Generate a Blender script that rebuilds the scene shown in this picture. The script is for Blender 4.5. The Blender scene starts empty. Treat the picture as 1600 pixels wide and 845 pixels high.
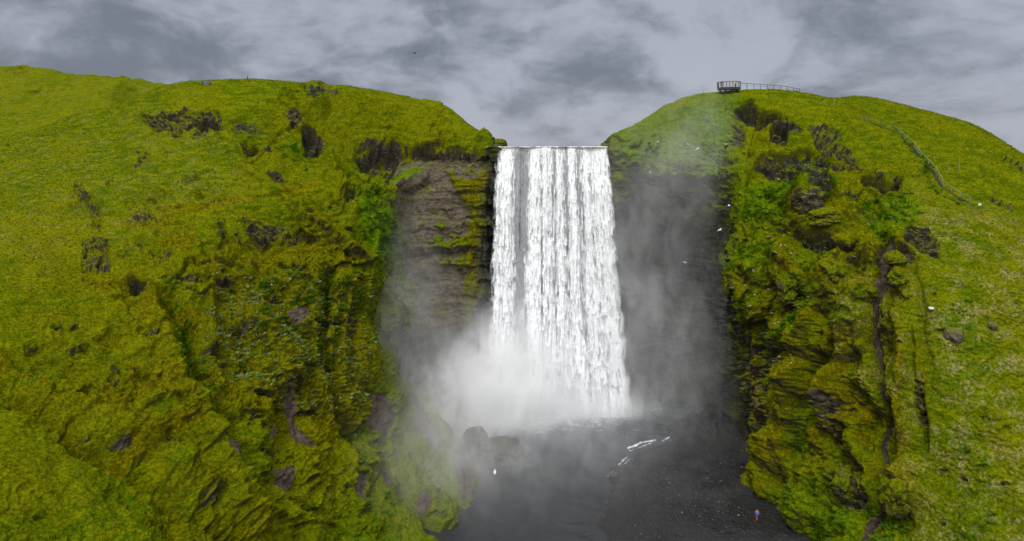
import bpy, math, random
import numpy as np
from mathutils import Vector, Matrix

rng = np.random.default_rng(7)
random.seed(7)
F0 = 953.0; HY = 228.0; CZ = 60.0
scene = bpy.context.scene
COL = scene.collection

def W(px, py, Y):
    return ((px - 800.0) / F0 * Y, Y, CZ + (HY - py) / F0 * Y)
def floorW(px, py, z=0.0):
    Y = (CZ - z) * F0 / (py - HY)
    return ((px - 800.0) / F0 * Y, Y, z)

# ------------------------------------------------------------------ noise
_perm = rng.permutation(512).astype(np.int32)
_perm = np.concatenate([_perm, _perm])
_g = rng.normal(size=(512, 3)).astype(np.float32)
_g /= np.linalg.norm(_g, axis=1)[:, None]
def perlin(x, y, z):
    x = np.asarray(x, np.float32); y = np.asarray(y, np.float32); z = np.asarray(z, np.float32)
    xi = np.floor(x); yi = np.floor(y); zi = np.floor(z)
    fx = x - xi; fy = y - yi; fz = z - zi
    X = xi.astype(np.int32) & 511; Y = yi.astype(np.int32) & 511; Z = zi.astype(np.int32) & 511
    u = fx*fx*fx*(fx*(fx*6-15)+10); v = fy*fy*fy*(fy*(fy*6-15)+10); w = fz*fz*fz*(fz*(fz*6-15)+10)
    out = 0
    for dx in (0, 1):
        pa = _perm[(X + dx) & 511]
        wx = u if dx else 1-u
        for dy in (0, 1):
            pb = _perm[(pa + Y + dy) & 511]
            wy = v if dy else 1-v
            for dz in (0, 1):
                h = _perm[(pb + Z + dz) & 511]
                g = _g[h]
                wz = w if dz else 1-w
                out = out + wx*wy*wz*(g[..., 0]*(fx-dx) + g[..., 1]*(fy-dy) + g[..., 2]*(fz-dz))
    return out * 1.5
def fbm(x, y, z, o=4, gain=.5):
    s = 0; a = 1.0
    for i in range(o):
        k = 2.03**i
        s = s + a*perlin(x*k+i*17.3, y*k+i*5.1, z*k-i*9.7); a *= gain
    return s
def billow(x, y, z, o=3, gain=.5):
    s = 0; a = 1.0
    for i in range(o):
        k = 2.03**i
        s = s + a*(np.abs(perlin(x*k+i*7.3, y*k+i*15.1, z*k-i*3.7))*2 - .5); a *= gain
    return s
def sstep(a, b, x):
    t = np.clip((x-a)/(b-a), 0, 1); return t*t*(3-2*t)

# ------------------------------------------------------------------ materials
def newmat(name):
    m = bpy.data.materials.new(name); m.use_nodes = True
    nt = m.node_tree; nt.nodes.clear()
    return m, nt
class NT:
    def __init__(s, nt): s.nt = nt
    def n(s, t, **kw):
        nd = s.nt.nodes.new(t)
        for k, v in kw.items(): setattr(nd, k, v)
        return nd
    def l(s, a, b): s.nt.links.new(a, b)
    def setin(s, sock, v):
        if isinstance(v, bpy.types.NodeSocket): s.l(v, sock)
        else:
            if sock.type == 'RGBA' and len(v) == 3: v = (*v, 1)
            sock.default_value = v
    def math(s, op, a, b=None, c=None, clamp=False):
        nd = s.n('ShaderNodeMath', operation=op); nd.use_clamp = clamp
        s.setin(nd.inputs[0], a)
        if b is not None: s.setin(nd.inputs[1], b)
        if c is not None: s.setin(nd.inputs[2], c)
        return nd.outputs[0]
    def vmath(s, op, a, b=None):
        nd = s.n('ShaderNodeVectorMath', operation=op)
        s.setin(nd.inputs[0], a)
        if b is not None: s.setin(nd.inputs[1], b)
        return nd.outputs['Value'] if op in ('LENGTH', 'DOT_PRODUCT') else nd.outputs[0]
    def mix(s, f, a, b, blend='MIX'):
        nd = s.n('ShaderNodeMix', data_type='RGBA', blend_type=blend)
        s.setin(nd.inputs[0], f); s.setin(nd.inputs[6], a); s.setin(nd.inputs[7], b)
        return nd.outputs[2]
    def noise(s, vec, scale, detail=4, rough=.55, dist=0.0, out=0):
        nd = s.n('ShaderNodeTexNoise')
        s.setin(nd.inputs['Vector'], vec); nd.inputs['Scale'].default_value = scale
        nd.inputs['Detail'].default_value = detail; nd.inputs['Roughness'].default_value = rough
        nd.inputs['Distortion'].default_value = dist
        return nd.outputs[out]
    def ss(s, x, a, b, lo=0.0, hi=1.0):
        nd = s.n('ShaderNodeMapRange', interpolation_type='SMOOTHSTEP')
        s.setin(nd.inputs[0], x); nd.inputs[1].default_value = a; nd.inputs[2].default_value = b
        nd.inputs[3].default_value = lo; nd.inputs[4].default_value = hi
        return nd.outputs[0]
    def scale(s, vec, v3):
        return s.vmath('MULTIPLY', vec, v3)

def simple_mat(name, col, rough=.7, var=.15, scale=3.0, metallic=0.0, bump=0.0):
    m, nt = newmat(name); N = NT(nt)
    tc = N.n('ShaderNodeTexCoord')
    nz = N.noise(tc.outputs['Object'], scale, 4, .6)
    f = N.math('MULTIPLY_ADD', nz, 2*var, 1-var)
    c = N.mix(1.0, col, N.n('ShaderNodeCombineColor').outputs[0], 'MIX')
    vm = N.vmath('MULTIPLY', (*col,), (1, 1, 1))
    sc = N.n('ShaderNodeVectorMath', operation='SCALE'); sc.inputs[0].default_value = col; N.l(f, sc.inputs['Scale'])
    p = N.n('ShaderNodeBsdfPrincipled'); N.l(sc.outputs[0], p.inputs['Base Color'])
    p.inputs['Roughness'].default_value = rough; p.inputs['Metallic'].default_value = metallic
    if bump:
        b = N.n('ShaderNodeBump'); b.inputs['Strength'].default_value = 1; b.inputs['Distance'].default_value = bump
        N.l(nz, b.inputs['Height']); N.l(b.outputs[0], p.inputs['Normal'])
    o = N.n('ShaderNodeOutputMaterial'); N.l(p.outputs[0], o.inputs[0])
    return m

def terrain_material():
    m, nt = newmat('hillside_vegetation'); N = NT(nt)
    geo = N.n('ShaderNodeNewGeometry'); P = geo.outputs['Position']
    sx = N.n('ShaderNodeSeparateXYZ'); N.l(geo.outputs['Normal'], sx.inputs[0]); nzv = sx.outputs[2]
    aA = N.n('ShaderNodeAttribute', attribute_name='maskA'); aB = N.n('ShaderNodeAttribute', attribute_name='maskB')
    sA = N.n('ShaderNodeSeparateColor'); N.l(aA.outputs['Color'], sA.inputs[0])
    sB = N.n('ShaderNodeSeparateColor'); N.l(aB.outputs['Color'], sB.inputs[0])
    rock, dirt, lush = sA.outputs[0], sA.outputs[1], sA.outputs[2]
    moss, straw, wet = sB.outputs[0], sB.outputs[1], sB.outputs[2]
    nL = N.noise(P, .06, 3, .55); nM = N.noise(P, .35, 5, .62, .3); nS = N.noise(P, 1.6, 5, .65)
    nT = N.noise(P, 2.9, 5, .82); nK = N.noise(N.scale(P, (.5, .5, 2.2)), 1.1, 4, .62, .4)
    nV = N.noise(N.scale(P, (1., 1., 1.5)), .9, 6, .68, .3)
    # grass
    nM2 = N.noise(N.scale(P, (.55, .55, 2.4)), .55, 5, .65, .5)
    g = N.mix(N.ss(nM2, .38, .62), (.058, .094, .002), (.130, .150, .002))
    g = N.mix(N.math('MULTIPLY', N.ss(nL, .42, .62), .55), g, (.145, .148, .002))
    g = N.mix(N.math('MULTIPLY', N.ss(nK, .52, .74), .45), g, (.105, .100, .006))
    # lush deep green herbs
    lc = N.mix(N.ss(nS, .4, .62), (.050, .105, .002), (.110, .190, .004))
    g = N.mix(N.math('MULTIPLY', lush, N.ss(nM, .25, .5, .45, 1.)), g, lc)
    # moss, olive to orange brown
    mc = N.mix(N.ss(nS, .36, .66), (.075, .070, .002), (.165, .145, .002))
    mf = N.math('MULTIPLY', moss, N.ss(N.math('MULTIPLY_ADD', N.math('SUBTRACT', moss, .55), .22, N.math('ADD', N.math('MULTIPLY', nM, .6), N.math('MULTIPLY', nS, .4))), .40, .58))
    g = N.mix(N.math('MINIMUM', mf, .95), g, mc)
    # straw, dead grass
    sc_ = N.mix(N.ss(nT, .35, .65), (.15, .13, .03), (.27, .24, .10))
    sf = N.math('MULTIPLY', straw, N.ss(N.math('ADD', N.math('MULTIPLY', nS, .45), N.math('MULTIPLY', nM, .55)), .48, .60))
    g = N.mix(N.math('MULTIPLY', sf, .85), g, sc_)
    # fine leaf variation
    g = N.mix(1.0, g, N.mix(N.ss(nT, .34, .66), (.50, .54, .45), (1.48, 1.42, 1.5)), 'MULTIPLY')
    # rock
    rc = N.mix(N.ss(nV, .35, .68), (.022, .019, .016), (.085, .070, .056))
    rc = N.mix(aA.outputs['Alpha'], rc, N.mix(N.ss(nV, .3, .65), (.060, .048, .038), (.165, .132, .100)))
    rc = N.mix(N.math('MULTIPLY', N.ss(nT, .58, .75), .6), rc, (.17, .15, .125))
    rc = N.mix(N.math('MULTIPLY', N.ss(nS, .48, .66), .7), rc, (.065, .066, .008))
    # worn earth under the turf edges, doubling as painted shade on ledge sides
    g = N.mix(N.math('MULTIPLY', N.ss(N.math('MULTIPLY_ADD', N.math('SUBTRACT', nS, .5), .6, nzv), .30, -.05), .5), g, (.062, .055, .006))
    steep = N.ss(nzv, -.02, -.42)
    steep = N.math('MULTIPLY', steep, N.ss(nS, .30, .55, .35, 1.0))
    ed = N.math('MULTIPLY_ADD', N.math('SUBTRACT', N.math('ADD', N.math('MULTIPLY', nM, .5), N.math('MULTIPLY', nS, .5)), .5), 3.6, rock)
    rf = N.ss(ed, .38, .62)
    rf = N.math('MULTIPLY', rf, N.ss(N.math('MULTIPLY_ADD', N.math('SUBTRACT', nS, .5), .9, nzv), .72, .42, .06, 1.0))
    rf = N.math('MAXIMUM', rf, N.math('MULTIPLY', steep, .85))
    rf = N.math('MAXIMUM', rf, N.math('MULTIPLY', aA.outputs['Alpha'], N.ss(N.math('ADD', N.math('MULTIPLY', nM, .6), N.math('MULTIPLY', nS, .4)), .60, .47)))
    c = N.mix(rf, g, rc)
    ed2 = N.math('MULTIPLY_ADD', N.math('SUBTRACT', nS, .5), 1.0, dirt)
    df = N.ss(ed2, .40, .58)
    dc = N.mix(N.ss(nV, .35, .65), (.055, .042, .032), (.125, .094, .068))
    c = N.mix(df, c, dc)
    # wet basalt near the spray
    nW = N.noise(N.scale(P, (1.5, 1.5, .3)), .8, 5, .6)
    wc = N.mix(N.ss(nW, .35, .7), (.020, .019, .018), (.060, .055, .048))
    wc = N.mix(N.math('MULTIPLY', N.ss(nM, .52, .66), .6), wc, (.045, .070, .010))
    c = N.mix(wet, c, wc)
    bh = N.math('ADD', N.math('MULTIPLY', nS, .55), N.math('ADD', N.math('MULTIPLY', nT, .22), N.math('MULTIPLY', nK, .25)))
    nF = N.noise(P, 16, 3, .7)
    bh = N.math('ADD', bh, N.math('MULTIPLY', nF, .07))
    b = N.n('ShaderNodeBump'); b.inputs['Strength'].default_value = 1.0; b.inputs['Distance'].default_value = .62
    N.l(bh, b.inputs['Height'])
    p = N.n('ShaderNodeBsdfPrincipled'); N.l(c, p.inputs['Base Color']); N.l(b.outputs[0], p.inputs['Normal'])
    p.inputs['Roughness'].default_value = .95; p.inputs['Specular IOR Level'].default_value = .0
    o = N.n('ShaderNodeOutputMaterial'); N.l(p.outputs[0], o.inputs[0])
    return m

# ------------------------------------------------------------------ mesh helpers
def grid_mesh(name, P, mat, attrs=None, uv=None, keep=None, kind=None, smooth=True):
    """P: (n,m,3) array -> one mesh object"""
    n, m_ = P.shape[:2]
    me = bpy.data.meshes.new(name)
    V = P.reshape(-1, 3).astype(np.float32)
    idx = np.arange(n*m_).reshape(n, m_)
    q = np.stack([idx[:-1, :-1], idx[1:, :-1], idx[1:, 1:], idx[:-1, 1:]], -1).reshape(-1, 4)
    if keep is not None: q = q[keep.reshape(-1)]
    me.vertices.add(len(V)); me.vertices.foreach_set('co', V.ravel())
    me.loops.add(q.size); me.loops.foreach_set('vertex_index', q.ravel().astype(np.int32))
    me.polygons.add(len(q)); me.polygons.foreach_set('loop_start', (np.arange(len(q))*4).astype(np.int32))
    me.update(calc_edges=True)
    if smooth: me.polygons.foreach_set('use_smooth', np.ones(len(q), bool))
    for k, a in (attrs or {}).items():
        at = me.attributes.new(k, 'FLOAT_COLOR', 'POINT')
        a = a.reshape(-1, a.shape[-1])
        full = np.ones((len(V), 4), np.float32); full[:, :a.shape[1]] = a
        at.data.foreach_set('color', full.ravel())
    me.materials.append(mat)
    ob = bpy.data.objects.new(name, me); COL.objects.link(ob)
    if kind: ob['kind'] = kind
    return ob

def pchip(P, counts):
    """P (n, ..) samples at integer knots; counts: samples in every interval"""
    n = P.shape[0]
    d = np.diff(P, axis=0)
    m = np.zeros_like(P)
    a, b = d[:-1], d[1:]
    s = a*b > 0
    with np.errstate(divide='ignore', invalid='ignore'):
        hm = 2*a*b/(a+b)
    m[1:-1] = np.where(s, hm, 0)
    # blend with plain average so that forms stay round
    avg = (a+b)/2
    lim = 1.5*np.minimum(np.abs(a), np.abs(b))
    m[1:-1] = np.where(s, np.sign(avg)*np.minimum(np.abs(avg), lim), avg*.35)
    m[0] = d[0]; m[-1] = d[-1]
    out = []; prm = []
    for i in range(n-1):
        t = np.arange(counts[i])/counts[i]
        if i == n-2: t = np.append(t, 1.0)
        t_ = t.reshape(-1, *([1]*(P.ndim-1)))
        h00 = 2*t_**3-3*t_**2+1; h10 = t_**3-2*t_**2+t_; h01 = -2*t_**3+3*t_**2; h11 = t_**3-t_**2
        out.append(h00*P[i]+h10*m[i]+h01*P[i+1]+h11*m[i+1]); prm.append(i+t)
    return np.concatenate(out), np.concatenate(prm)

# ------------------------------------------------------------------ terrain control net (bottom to top of every section)
def fl(px, py, z=-1.5):
    x, y, zz = floorW(px, py, 0); return ('w', x, y, z)
C = [
 # left hillside
 [(-900,1100,34),(-900,845,38),(-850,700,46),(-820,580,58),(-800,480,76),(-800,400,100),(-800,345,128),(-800,310,160)],
 [(-350,1150,38),(-350,845,45),(-350,700,53),(-340,570,65),(-330,455,83),(-320,372,108),(-310,312,136),(-310,272,162)],
 [(0,1200,44),(0,845,52),(0,700,61),(0,560,73),(0,430,90),(0,330,115),(0,268,140),(0,222,165)],
 [(150,1250,46),(150,845,57),(150,700,68),(150,560,80),(150,430,95),(150,310,118),(150,232,142),(150,176,165)],
 [(320,1300,52),(300,845,64),(300,700,76),(300,560,86),(300,430,99),(300,300,118),(300,205,140),(300,128,165)],
 [(430,1200,62),(400,845,73),(400,700,83),(400,560,91),(400,430,102),(400,300,119),(400,205,141),(402,124,165)],
 [(510,1050,69),(480,845,80),(480,700,90),(480,560,97),(480,430,105),(480,310,118),(490,215,142),(490,131,170)],
 [(580,980,75),(540,845,85),(540,700,95),(545,560,101),(540,430,107),(540,335,115),(560,232,143),(570,140,174)],
 # nose of the left hillside
 [(640,920,80.5),(600,845,88),(590,700,101),(585,590,107),(574,460,109),(592,385,114),(618,238,146),(640,152,176)],
 # alcove, left wall with the apron
 [fl(690,850),(685,800,97),(650,700,108),(625,600,118),(602,490,130),(622,380,137),(655,240,146),(695,166,176)],
 [fl(752,780),(740,752,106.5),(732,700,119),(700,645,127),(640,500,135),(650,370,139),(700,242,145),(735,196,170)],
 [fl(750,695),(745,688,124),(738,670,128),(720,600,137),(712,480,140),(708,360,141),(740,242,143.5),(770,217,165)],
 [fl(768,630),(767,615,142.5),(766,570,142.5),(764,500,143),(764,420,143),(765,330,143),(768,240,144),(790,222,176)],
 # behind the falling water
 [fl(790,624),(788,605,145),(786,560,145.5),(785,490,146),(784,400,146),(783,310,146),(781,233.5,145),('w',-1.5,185,59.0)],
 [fl(870,624),(868,605,145),(866,560,146),(865,490,147),(864,400,147),(863,310,146),(862,233.5,144.5),('w',14,190,58.9)],
 [fl(944,624),(942,605,145),(942,560,146),(942,490,146),(942,400,146),(942,310,145),(942,233.5,144.2),('w',24,185,59.0)],
 # alcove, right side
 [fl(975,628),(972,605,143.5),(968,560,144),(962,490,144),(958,400,143.5),(956,310,143),(953,240,142.5),(958,214,152)],
 [fl(1020,630),(1016,605,144),(1010,560,146),(1006,490,147),(1003,400,146),(1000,300,141),(998,246,141.5),(1003,188,154)],
 [fl(1075,640),(1072,615,141),(1068,565,145),(1065,490,147),(1062,400,145),(1060,300,140),(1060,235,142),(1066,153,160)],
 [fl(1125,660),(1122,635,135),(1118,580,138),(1115,500,139),(1115,400,138),(1115,290,135),(1120,212,140),(1127,141,158)],
 [fl(1165,690),(1160,670,124.5),(1158,610,126),(1156,530,126),(1152,430,126),(1146,320,127),(1146,205,137),(1160,139,157)],
 # nose of the right hillside
 [fl(1187,706),(1180,688,119.5),(1166,640,118),(1152,560,117),(1138,455,114.5),(1152,380,118),(1168,240,130),(1200,139,155)],
 [fl(1168,782),(1170,745,106.5),(1190,680,108),(1205,570,109),(1198,450,109.5),(1200,352,115),(1228,232,129),(1245,144,153)],
 [fl(1215,829),(1222,792,97),(1245,690,100),(1257,570,101.5),(1258,445,104),(1268,342,110),(1288,236,126),(1300,153,156)],
 [fl(1262,865),(1272,820,91),(1300,700,94),(1312,570,96),(1322,440,100),(1332,332,109),(1350,238,128),(1352,152,165)],
 [(1330,940,79.5),(1340,845,83),(1360,700,88),(1370,570,91),(1385,430,97),(1400,330,107),(1420,250,128),(1440,172,170)],
 [(1430,1020,70),(1440,845,77),(1450,700,82),(1460,570,86),(1470,440,92),(1480,345,103),(1500,268,125),(1520,197,165)],
 [(1600,1100,62),(1600,845,70),(1600,700,76),(1600,570,82),(1600,455,89),(1600,368,100),(1600,300,122),(1600,243,155)],
 [(1900,1150,56),(1900,845,62),(1900,700,70),(1900,570,78),(1900,465,86),(1900,400,98),(1900,350,115),(1900,315,145)],
 [(2500,1100,50),(2500,845,56),(2500,700,64),(2500,570,72),(2500,480,82),(2500,425,94),(2500,385,110),(2500,360,140)],
]
net = []
for c in C:
    pts = []
    for p in c:
        pts.append(p[1:] if p[0] == 'w' else W(*p))
    x7, y7, z7 = pts[7]
    river = c[7][0] == 'w'
    pts.append((x7*1.12, y7+45, z7-(0.1 if river else 4)))
    pts.append((x7*1.6, y7+220, z7-(0.3 if river else 16)))
    net.append(pts)
net = np.array(net, float)                      # (cols, rows, 3)
NOSE_L, NOSE_R = 8, 21
def proj(P): return 800+F0*P[..., 0]/P[..., 1], HY+F0*(CZ-P[..., 2])/P[..., 1]
QUAL = 1.15   # samples per pixel of the 1024 frame
px_, py_ = proj(net)
ccount = []
for i in range(len(net)-1):
    w = np.hypot(np.diff(px_, axis=0)[i, 1:8], np.diff(py_, axis=0)[i, 1:8]*.25).max()
    dw = np.linalg.norm(net[i+1, 1:8]-net[i, 1:8], axis=1).max()/.142
    if i < 1 or i > len(net)-3: w *= .12
    elif i < 2: w *= .3
    elif i > len(net)-4: w *= .3
    else: w = max(w, min(dw, 70))
    ccount.append(max(8, int(w*.64*QUAL)))
rcount = []
for j in range(net.shape[1]-1):
    h = np.hypot(np.diff(py_, axis=1)[2:-3, j], np.diff(px_, axis=1)[2:-3, j]).max()
    rcount.append(max(10, int({0: .35, 7: .0, 8: .0}.get(j, 1.0)*h*.64*QUAL)))
rcount[7] = 26; rcount[8] = 24
S1, prm_c = pchip(net, ccount)
S2, prm_r = pchip(S1.transpose(1, 0, 2), rcount)
S = S2.transpose(1, 0, 2)                       # (nc, nr, 3)
PX, PY = proj(S)
nc, nr = S.shape[:2]
CC, RR = np.meshgrid(prm_c, prm_r, indexing='ij')
du = np.gradient(S, axis=0); dv = np.gradient(S, axis=1)
NRM = np.cross(du, dv)
NRM /= np.linalg.norm(NRM, axis=2)[..., None]+1e-9
# orientation: towards the viewer side / up
flip = np.sign(NRM[nc//5, nr//2, 2]); NRM *= flip
print('terrain grid', nc, nr)

# ------------------------------------------------------------------ placed features (where the ground has them)
maskv = (RR < 7.6)
def ell(cx, cy, rx, ry, ang=0, soft=.35):
    a = math.radians(ang); ca, sa = math.cos(a), math.sin(a)
    x = PX-cx; y = PY-cy
    q = np.hypot((x*ca+y*sa)/rx, (-x*sa+y*ca)/ry)
    return (1-sstep(1-soft, 1+soft, q))
def poly(pts, soft=3.0):
    pts = np.array(pts, float)
    lo = pts.min(0)-soft*2; hi = pts.max(0)+soft*2
    sel = (PX > lo[0]) & (PX < hi[0]) & (PY > lo[1]) & (PY < hi[1]) & maskv
    x = PX[sel]; y = PY[sel]
    ins = np.zeros(x.shape, bool); dist = np.full(x.shape, 1e9)
    for i in range(len(pts)):
        a = pts[i]; b = pts[(i+1) % len(pts)]
        cond = ((a[1] > y) != (b[1] > y)) & (x < (b[0]-a[0])*(y-a[1])/(b[1]-a[1]+1e-12)+a[0])
        ins ^= cond
        ab = b-a; t = np.clip(((x-a[0])*ab[0]+(y-a[1])*ab[1])/(ab@ab), 0, 1)
        dist = np.minimum(dist, np.hypot(x-a[0]-t*ab[0], y-a[1]-t*ab[1]))
    sd = np.where(ins, dist, -dist)
    out = np.zeros(PX.shape, np.float32); out[sel] = sstep(-soft, soft, sd); return out
def line(pts, w0, w1=None, hard=False):
    """distance falloff to a polyline, width tapering from w0 to w1; returns mask"""
    w1 = w0 if w1 is None else w1
    pts = np.array(pts, float); n = len(pts)-1
    m = max(w0, w1)*2.6
    lo = pts.min(0)-m; hi = pts.max(0)+m
    sel = (PX > lo[0]) & (PX < hi[0]) & (PY > lo[1]) & (PY < hi[1]) & maskv
    x = PX[sel]; y = PY[sel]; best = np.full(x.shape, 1e9)
    for i in range(n):
        a = pts[i]; ab = pts[i+1]-a
        t = np.clip(((x-a[0])*ab[0]+(y-a[1])*ab[1])/(ab@ab), 0, 1)
        w = w0+(w1-w0)*(i+t)/n
        best = np.minimum(best, np.hypot(x-a[0]-t*ab[0], y-a[1]-t*ab[1])/w)
    out = np.zeros(PX.shape, np.float32)
    out[sel] = (1-sstep(.6, 1.3, best)) if hard else np.exp(-best**2)
    return out

x, y, z = S[..., 0], S[..., 1], S[..., 2]
# wobble the feature coordinates so that no outline is ruled
PX0, PY0 = PX.copy(), PY.copy()
PX = PX + 7*fbm(x*.22, y*.22, z*.22, 3); PY = PY + 5*fbm(x*.25+40, y*.25, z*.25, 3)

L = CC <= NOSE_L; Rr = CC >= NOSE_R; Mid = ~(L | Rr)
alc = sstep(NOSE_L-.1, NOSE_L+.6, CC)*(1-sstep(NOSE_R-.7, NOSE_R-.05, CC))
# roughness of the relief
rough = np.zeros(PX.shape, np.float32)
rough = np.maximum(rough, L*poly([(250,410),(430,330),(560,280),(640,260),(660,900),(500,900),(330,800),(300,620)], 30))
rough = np.maximum(rough, .5*L*poly([(190,300),(500,275),(560,400),(190,430)], 25)*sstep(-.2, .3, fbm(x*.07, y*.07, z*.07, 3)))
rough = np.maximum(rough, .62*L*poly([(-50,560),(120,560),(330,640),(480,900),(250,900),(120,700),(-50,610)], 14))
rough = np.maximum(rough, .55*L*poly([(150,430),(330,420),(330,680),(160,620)], 30))
rough = np.maximum(rough, .8*poly([(360,190),(480,120),(760,200),(780,250),(540,300),(370,250)], 14)*(CC < 13))
rough = np.maximum(rough, .9*Rr*poly([(1120,175),(1230,175),(1420,270),(1420,400),(1420,700),(1410,900),(1120,900)], 40))
rough = np.maximum(rough, alc*.75)
rough = np.maximum(rough, .22)
up = sstep(6.55, 6.9, RR)                       # above the rims: gentler
rough *= 1-.45*up*(CC > 9)

rock = np.zeros_like(rough); dirt = np.zeros_like(rough); lush = np.zeros_like(rough)
moss = np.zeros_like(rough); straw = np.zeros_like(rough); wet = np.zeros_like(rough)
D = np.zeros_like(rough)                        # placed displacement along the normal

def rockp(pts, depth=1.0, r=1.0, soft=3.5, side=None):
    global rock, D
    m = poly(pts, soft)
    if side is not None: m = m*side
    rock = np.maximum(rock, m*r); D -= m*depth
def scar(pts, depth=.8, soft=3.0):
    global dirt, D
    m = poly(pts, soft); dirt = np.maximum(dirt, m); D -= m*depth
def bump(cx, cy, rx, ry, h, ang=0, mo=0.0, ro=0.0, lu=0.0, soft=.6):
    global D, moss, rock, lush
    m = ell(cx, cy, rx, ry, ang, soft)*maskv*(L | Rr)
    D += m*h; moss = np.maximum(moss, m*mo); rock = np.maximum(rock, m*ro); lush = np.maximum(lush, m*lu)
def crease(pts, w, depth, w1=None, dr=0.0, lu=0.0, mo=0.0):
    global D, dirt, lush, moss
    m = line(pts, w, w1); D -= m*depth
    dirt = np.maximum(dirt, m*dr); lush = np.maximum(lush, m*lu); moss = np.maximum(moss, m*mo)

def cave(pts, depth, brow=1.0):
    global rock, D
    m = poly(pts, 3.0); D -= m*depth; rock = np.maximum(rock, m)
    p_ = np.array(pts, float); cx = p_[:, 0].mean(); cy = p_[:, 1].mean()
    up_ = [tuple(q) for q in pts if q[1] < cy]; up_.sort()
    if len(up_) > 1: D += brow*line([(a, b-5) for a, b in up_], 6)
# left hillside: rock bands below the top
rockp([(222,184),(300,176),(322,168),(345,180),(342,204),(300,200),(262,202),(238,206)], 2.2, 1.0)
rockp([(298,206),(340,204),(330,216),(300,214)], .8)
rockp([(248,176),(290,168),(292,174),(252,182)], .8)
rockp([(345,188),(400,196),(412,210),(370,208),(345,202)], 1.4)
rockp([(378,226),(402,228),(402,240),(384,238)], 2.2)
rockp([(474,205),(505,208),(506,236),(492,246),(480,232)], 2.6)
rockp([(474,134),(520,136),(545,146),(500,152),(490,162),(478,152)], 1.6)
rockp([(446,180),(470,185),(472,200),(450,202)], 1.0)
rockp([(117,278),(140,300),(156,330),(158,358),(146,356),(136,330),(120,300)], .8, .75)
rockp([(126,375),(160,370),(174,400),(170,424),(128,424)], .8, .8)
rockp([(212,235),(230,233),(224,250),(214,262)], .7, .7)
rockp([(210,330),(240,330),(232,355),(196,362)], .4, .55, 8)
rockp([(196,380),(228,378),(226,410),(192,410)], .4, .5, 8)
rockp([(340,350),(420,340),(470,345),(470,372),(380,392),(330,378)], .7, .55, 8)
rockp([(165,452),(235,444),(232,462),(200,468)], 1.2, .7)
bump(200,446,38,8,1.0,0,.8)
for (cx, cy, rx, ry) in [(235,520,12,7),(55,545,16,7),(180,590,9,10),(265,690,11,16),(330,770,16,10),(100,515,20,5),(330,548,14,5),(420,235,14,6),(430,462,18,6),(380,505,26,5),(505,545,6,20),(560,500,5,26),(520,500,24,6),(300,430,20,6),(350,440,14,6),(250,395,16,6)]:
    rockp([(cx-rx, cy-ry*.3), (cx, cy-ry), (cx+rx, cy-ry*.3), (cx+rx*.6, cy+ry), (cx-rx*.6, cy+ry)], 1.1, .8)
for q, dp in [([(305,186),(325,184),(342,194),(340,204),(322,202),(308,198)], 3.2), ([(474,208),(500,212),(506,222),(504,244),(488,244),(476,226)], 3.6),
              ([(380,228),(402,226),(404,240),(386,242)], 2.6), ([(560,232),(620,230),(622,250),(600,276),(572,262)], 3.6), ([(540,304),(556,302),(556,318),(544,318)], 2.4),
              ([(262,200),(282,202),(280,210),(262,210)], 1.6), ([(486,140),(500,140),(502,152),(488,152)], 1.8), ([(200,446),(232,444),(230,458),(206,462)], 2.0),
              ([(420,272),(440,270),(440,284),(424,286)], 1.6), ([(1344,288),(1372,279),(1408,285),(1396,297),(1360,300)], 4.0), ([(1236,250),(1300,246),(1306,262),(1270,280),(1220,276)], 4.4),
              ([(1144,168),(1176,168),(1220,184),(1216,192),(1160,186)], 3.2), ([(1232,478),(1244,478),(1244,492),(1233,492)], 2.0), ([(1290,384),(1336,392),(1336,400),(1292,396)], 2.2),
              ([(1404,388),(1424,396),(1422,406),(1406,404)], 1.8), ([(1208,200),(1232,198),(1232,216),(1210,216)], 2.0), ([(1318,660),(1334,664),(1330,700),(1316,696)], 2.0), ([(1396,750),(1404,750),(1404,790),(1396,790)], 1.8)]:
    cave(q, dp)
# bare brown scars
scar([(334,665),(350,664),(368,700),(392,742),(398,762),(380,756),(350,720),(336,695)], 1.2)
scar([(459,476),(480,474),(484,490),(474,498),(460,494)], .9)
scar([(438,724),(468,722),(470,745),(455,765),(440,750)], .8)
scar([(449,590),(458,592),(470,650),(492,690),(490,702),(472,684),(452,640)], .9)
scar([(420,664),(434,662),(434,684),(422,680)], .6)
scar([(560,730),(574,735),(572,775),(562,760)], .6)
scar([(570,610),(600,615),(612,660),(600,690),(580,650)], .5)
scar([(600,700),(612,705),(620,760),(606,750)], .6)
scar([(640,610),(662,625),(690,690),(672,700),(648,650)], .5)
scar([(655,760),(672,770),(664,800),(650,790)], .4)
scar([(700,655),(735,680),(745,740),(725,780),(712,720)], .3, 9)
crease([(262,455),(285,500),(300,560),(330,620),(352,668)], 15, 3.4, lu=.6)
crease([(395,755),(430,800),(445,850)], 9, 1.8)
crease([(444,156),(470,190),(520,260),(556,330)], 8, -2.2, mo=.5)
crease([(-20,585),(70,640),(160,700),(260,760),(360,830),(400,870)], 15, 3.0, mo=.9)
crease([(-20,560),(60,600),(150,650),(230,690),(330,760)], 14, -1.8, mo=.8)
crease([(240,470),(320,640),(400,800)], 20, -2.0)
crease([(508,430),(512,500),(516,560),(540,640),(570,700)], 8, 2.2, lu=.6)
crease([(330,440),(332,520),(340,600)], 10, -1.8, mo=.5)
crease([(556,480),(560,560)], 5, 1.5)
crease([(590,690),(640,760),(680,830)], 9, 1.6)
crease([(330,215),(420,290),(520,360),(575,405)], 8, -1.6, mo=.4)
crease([(150,170),(90,195),(20,222)], 10, -1.)
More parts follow.
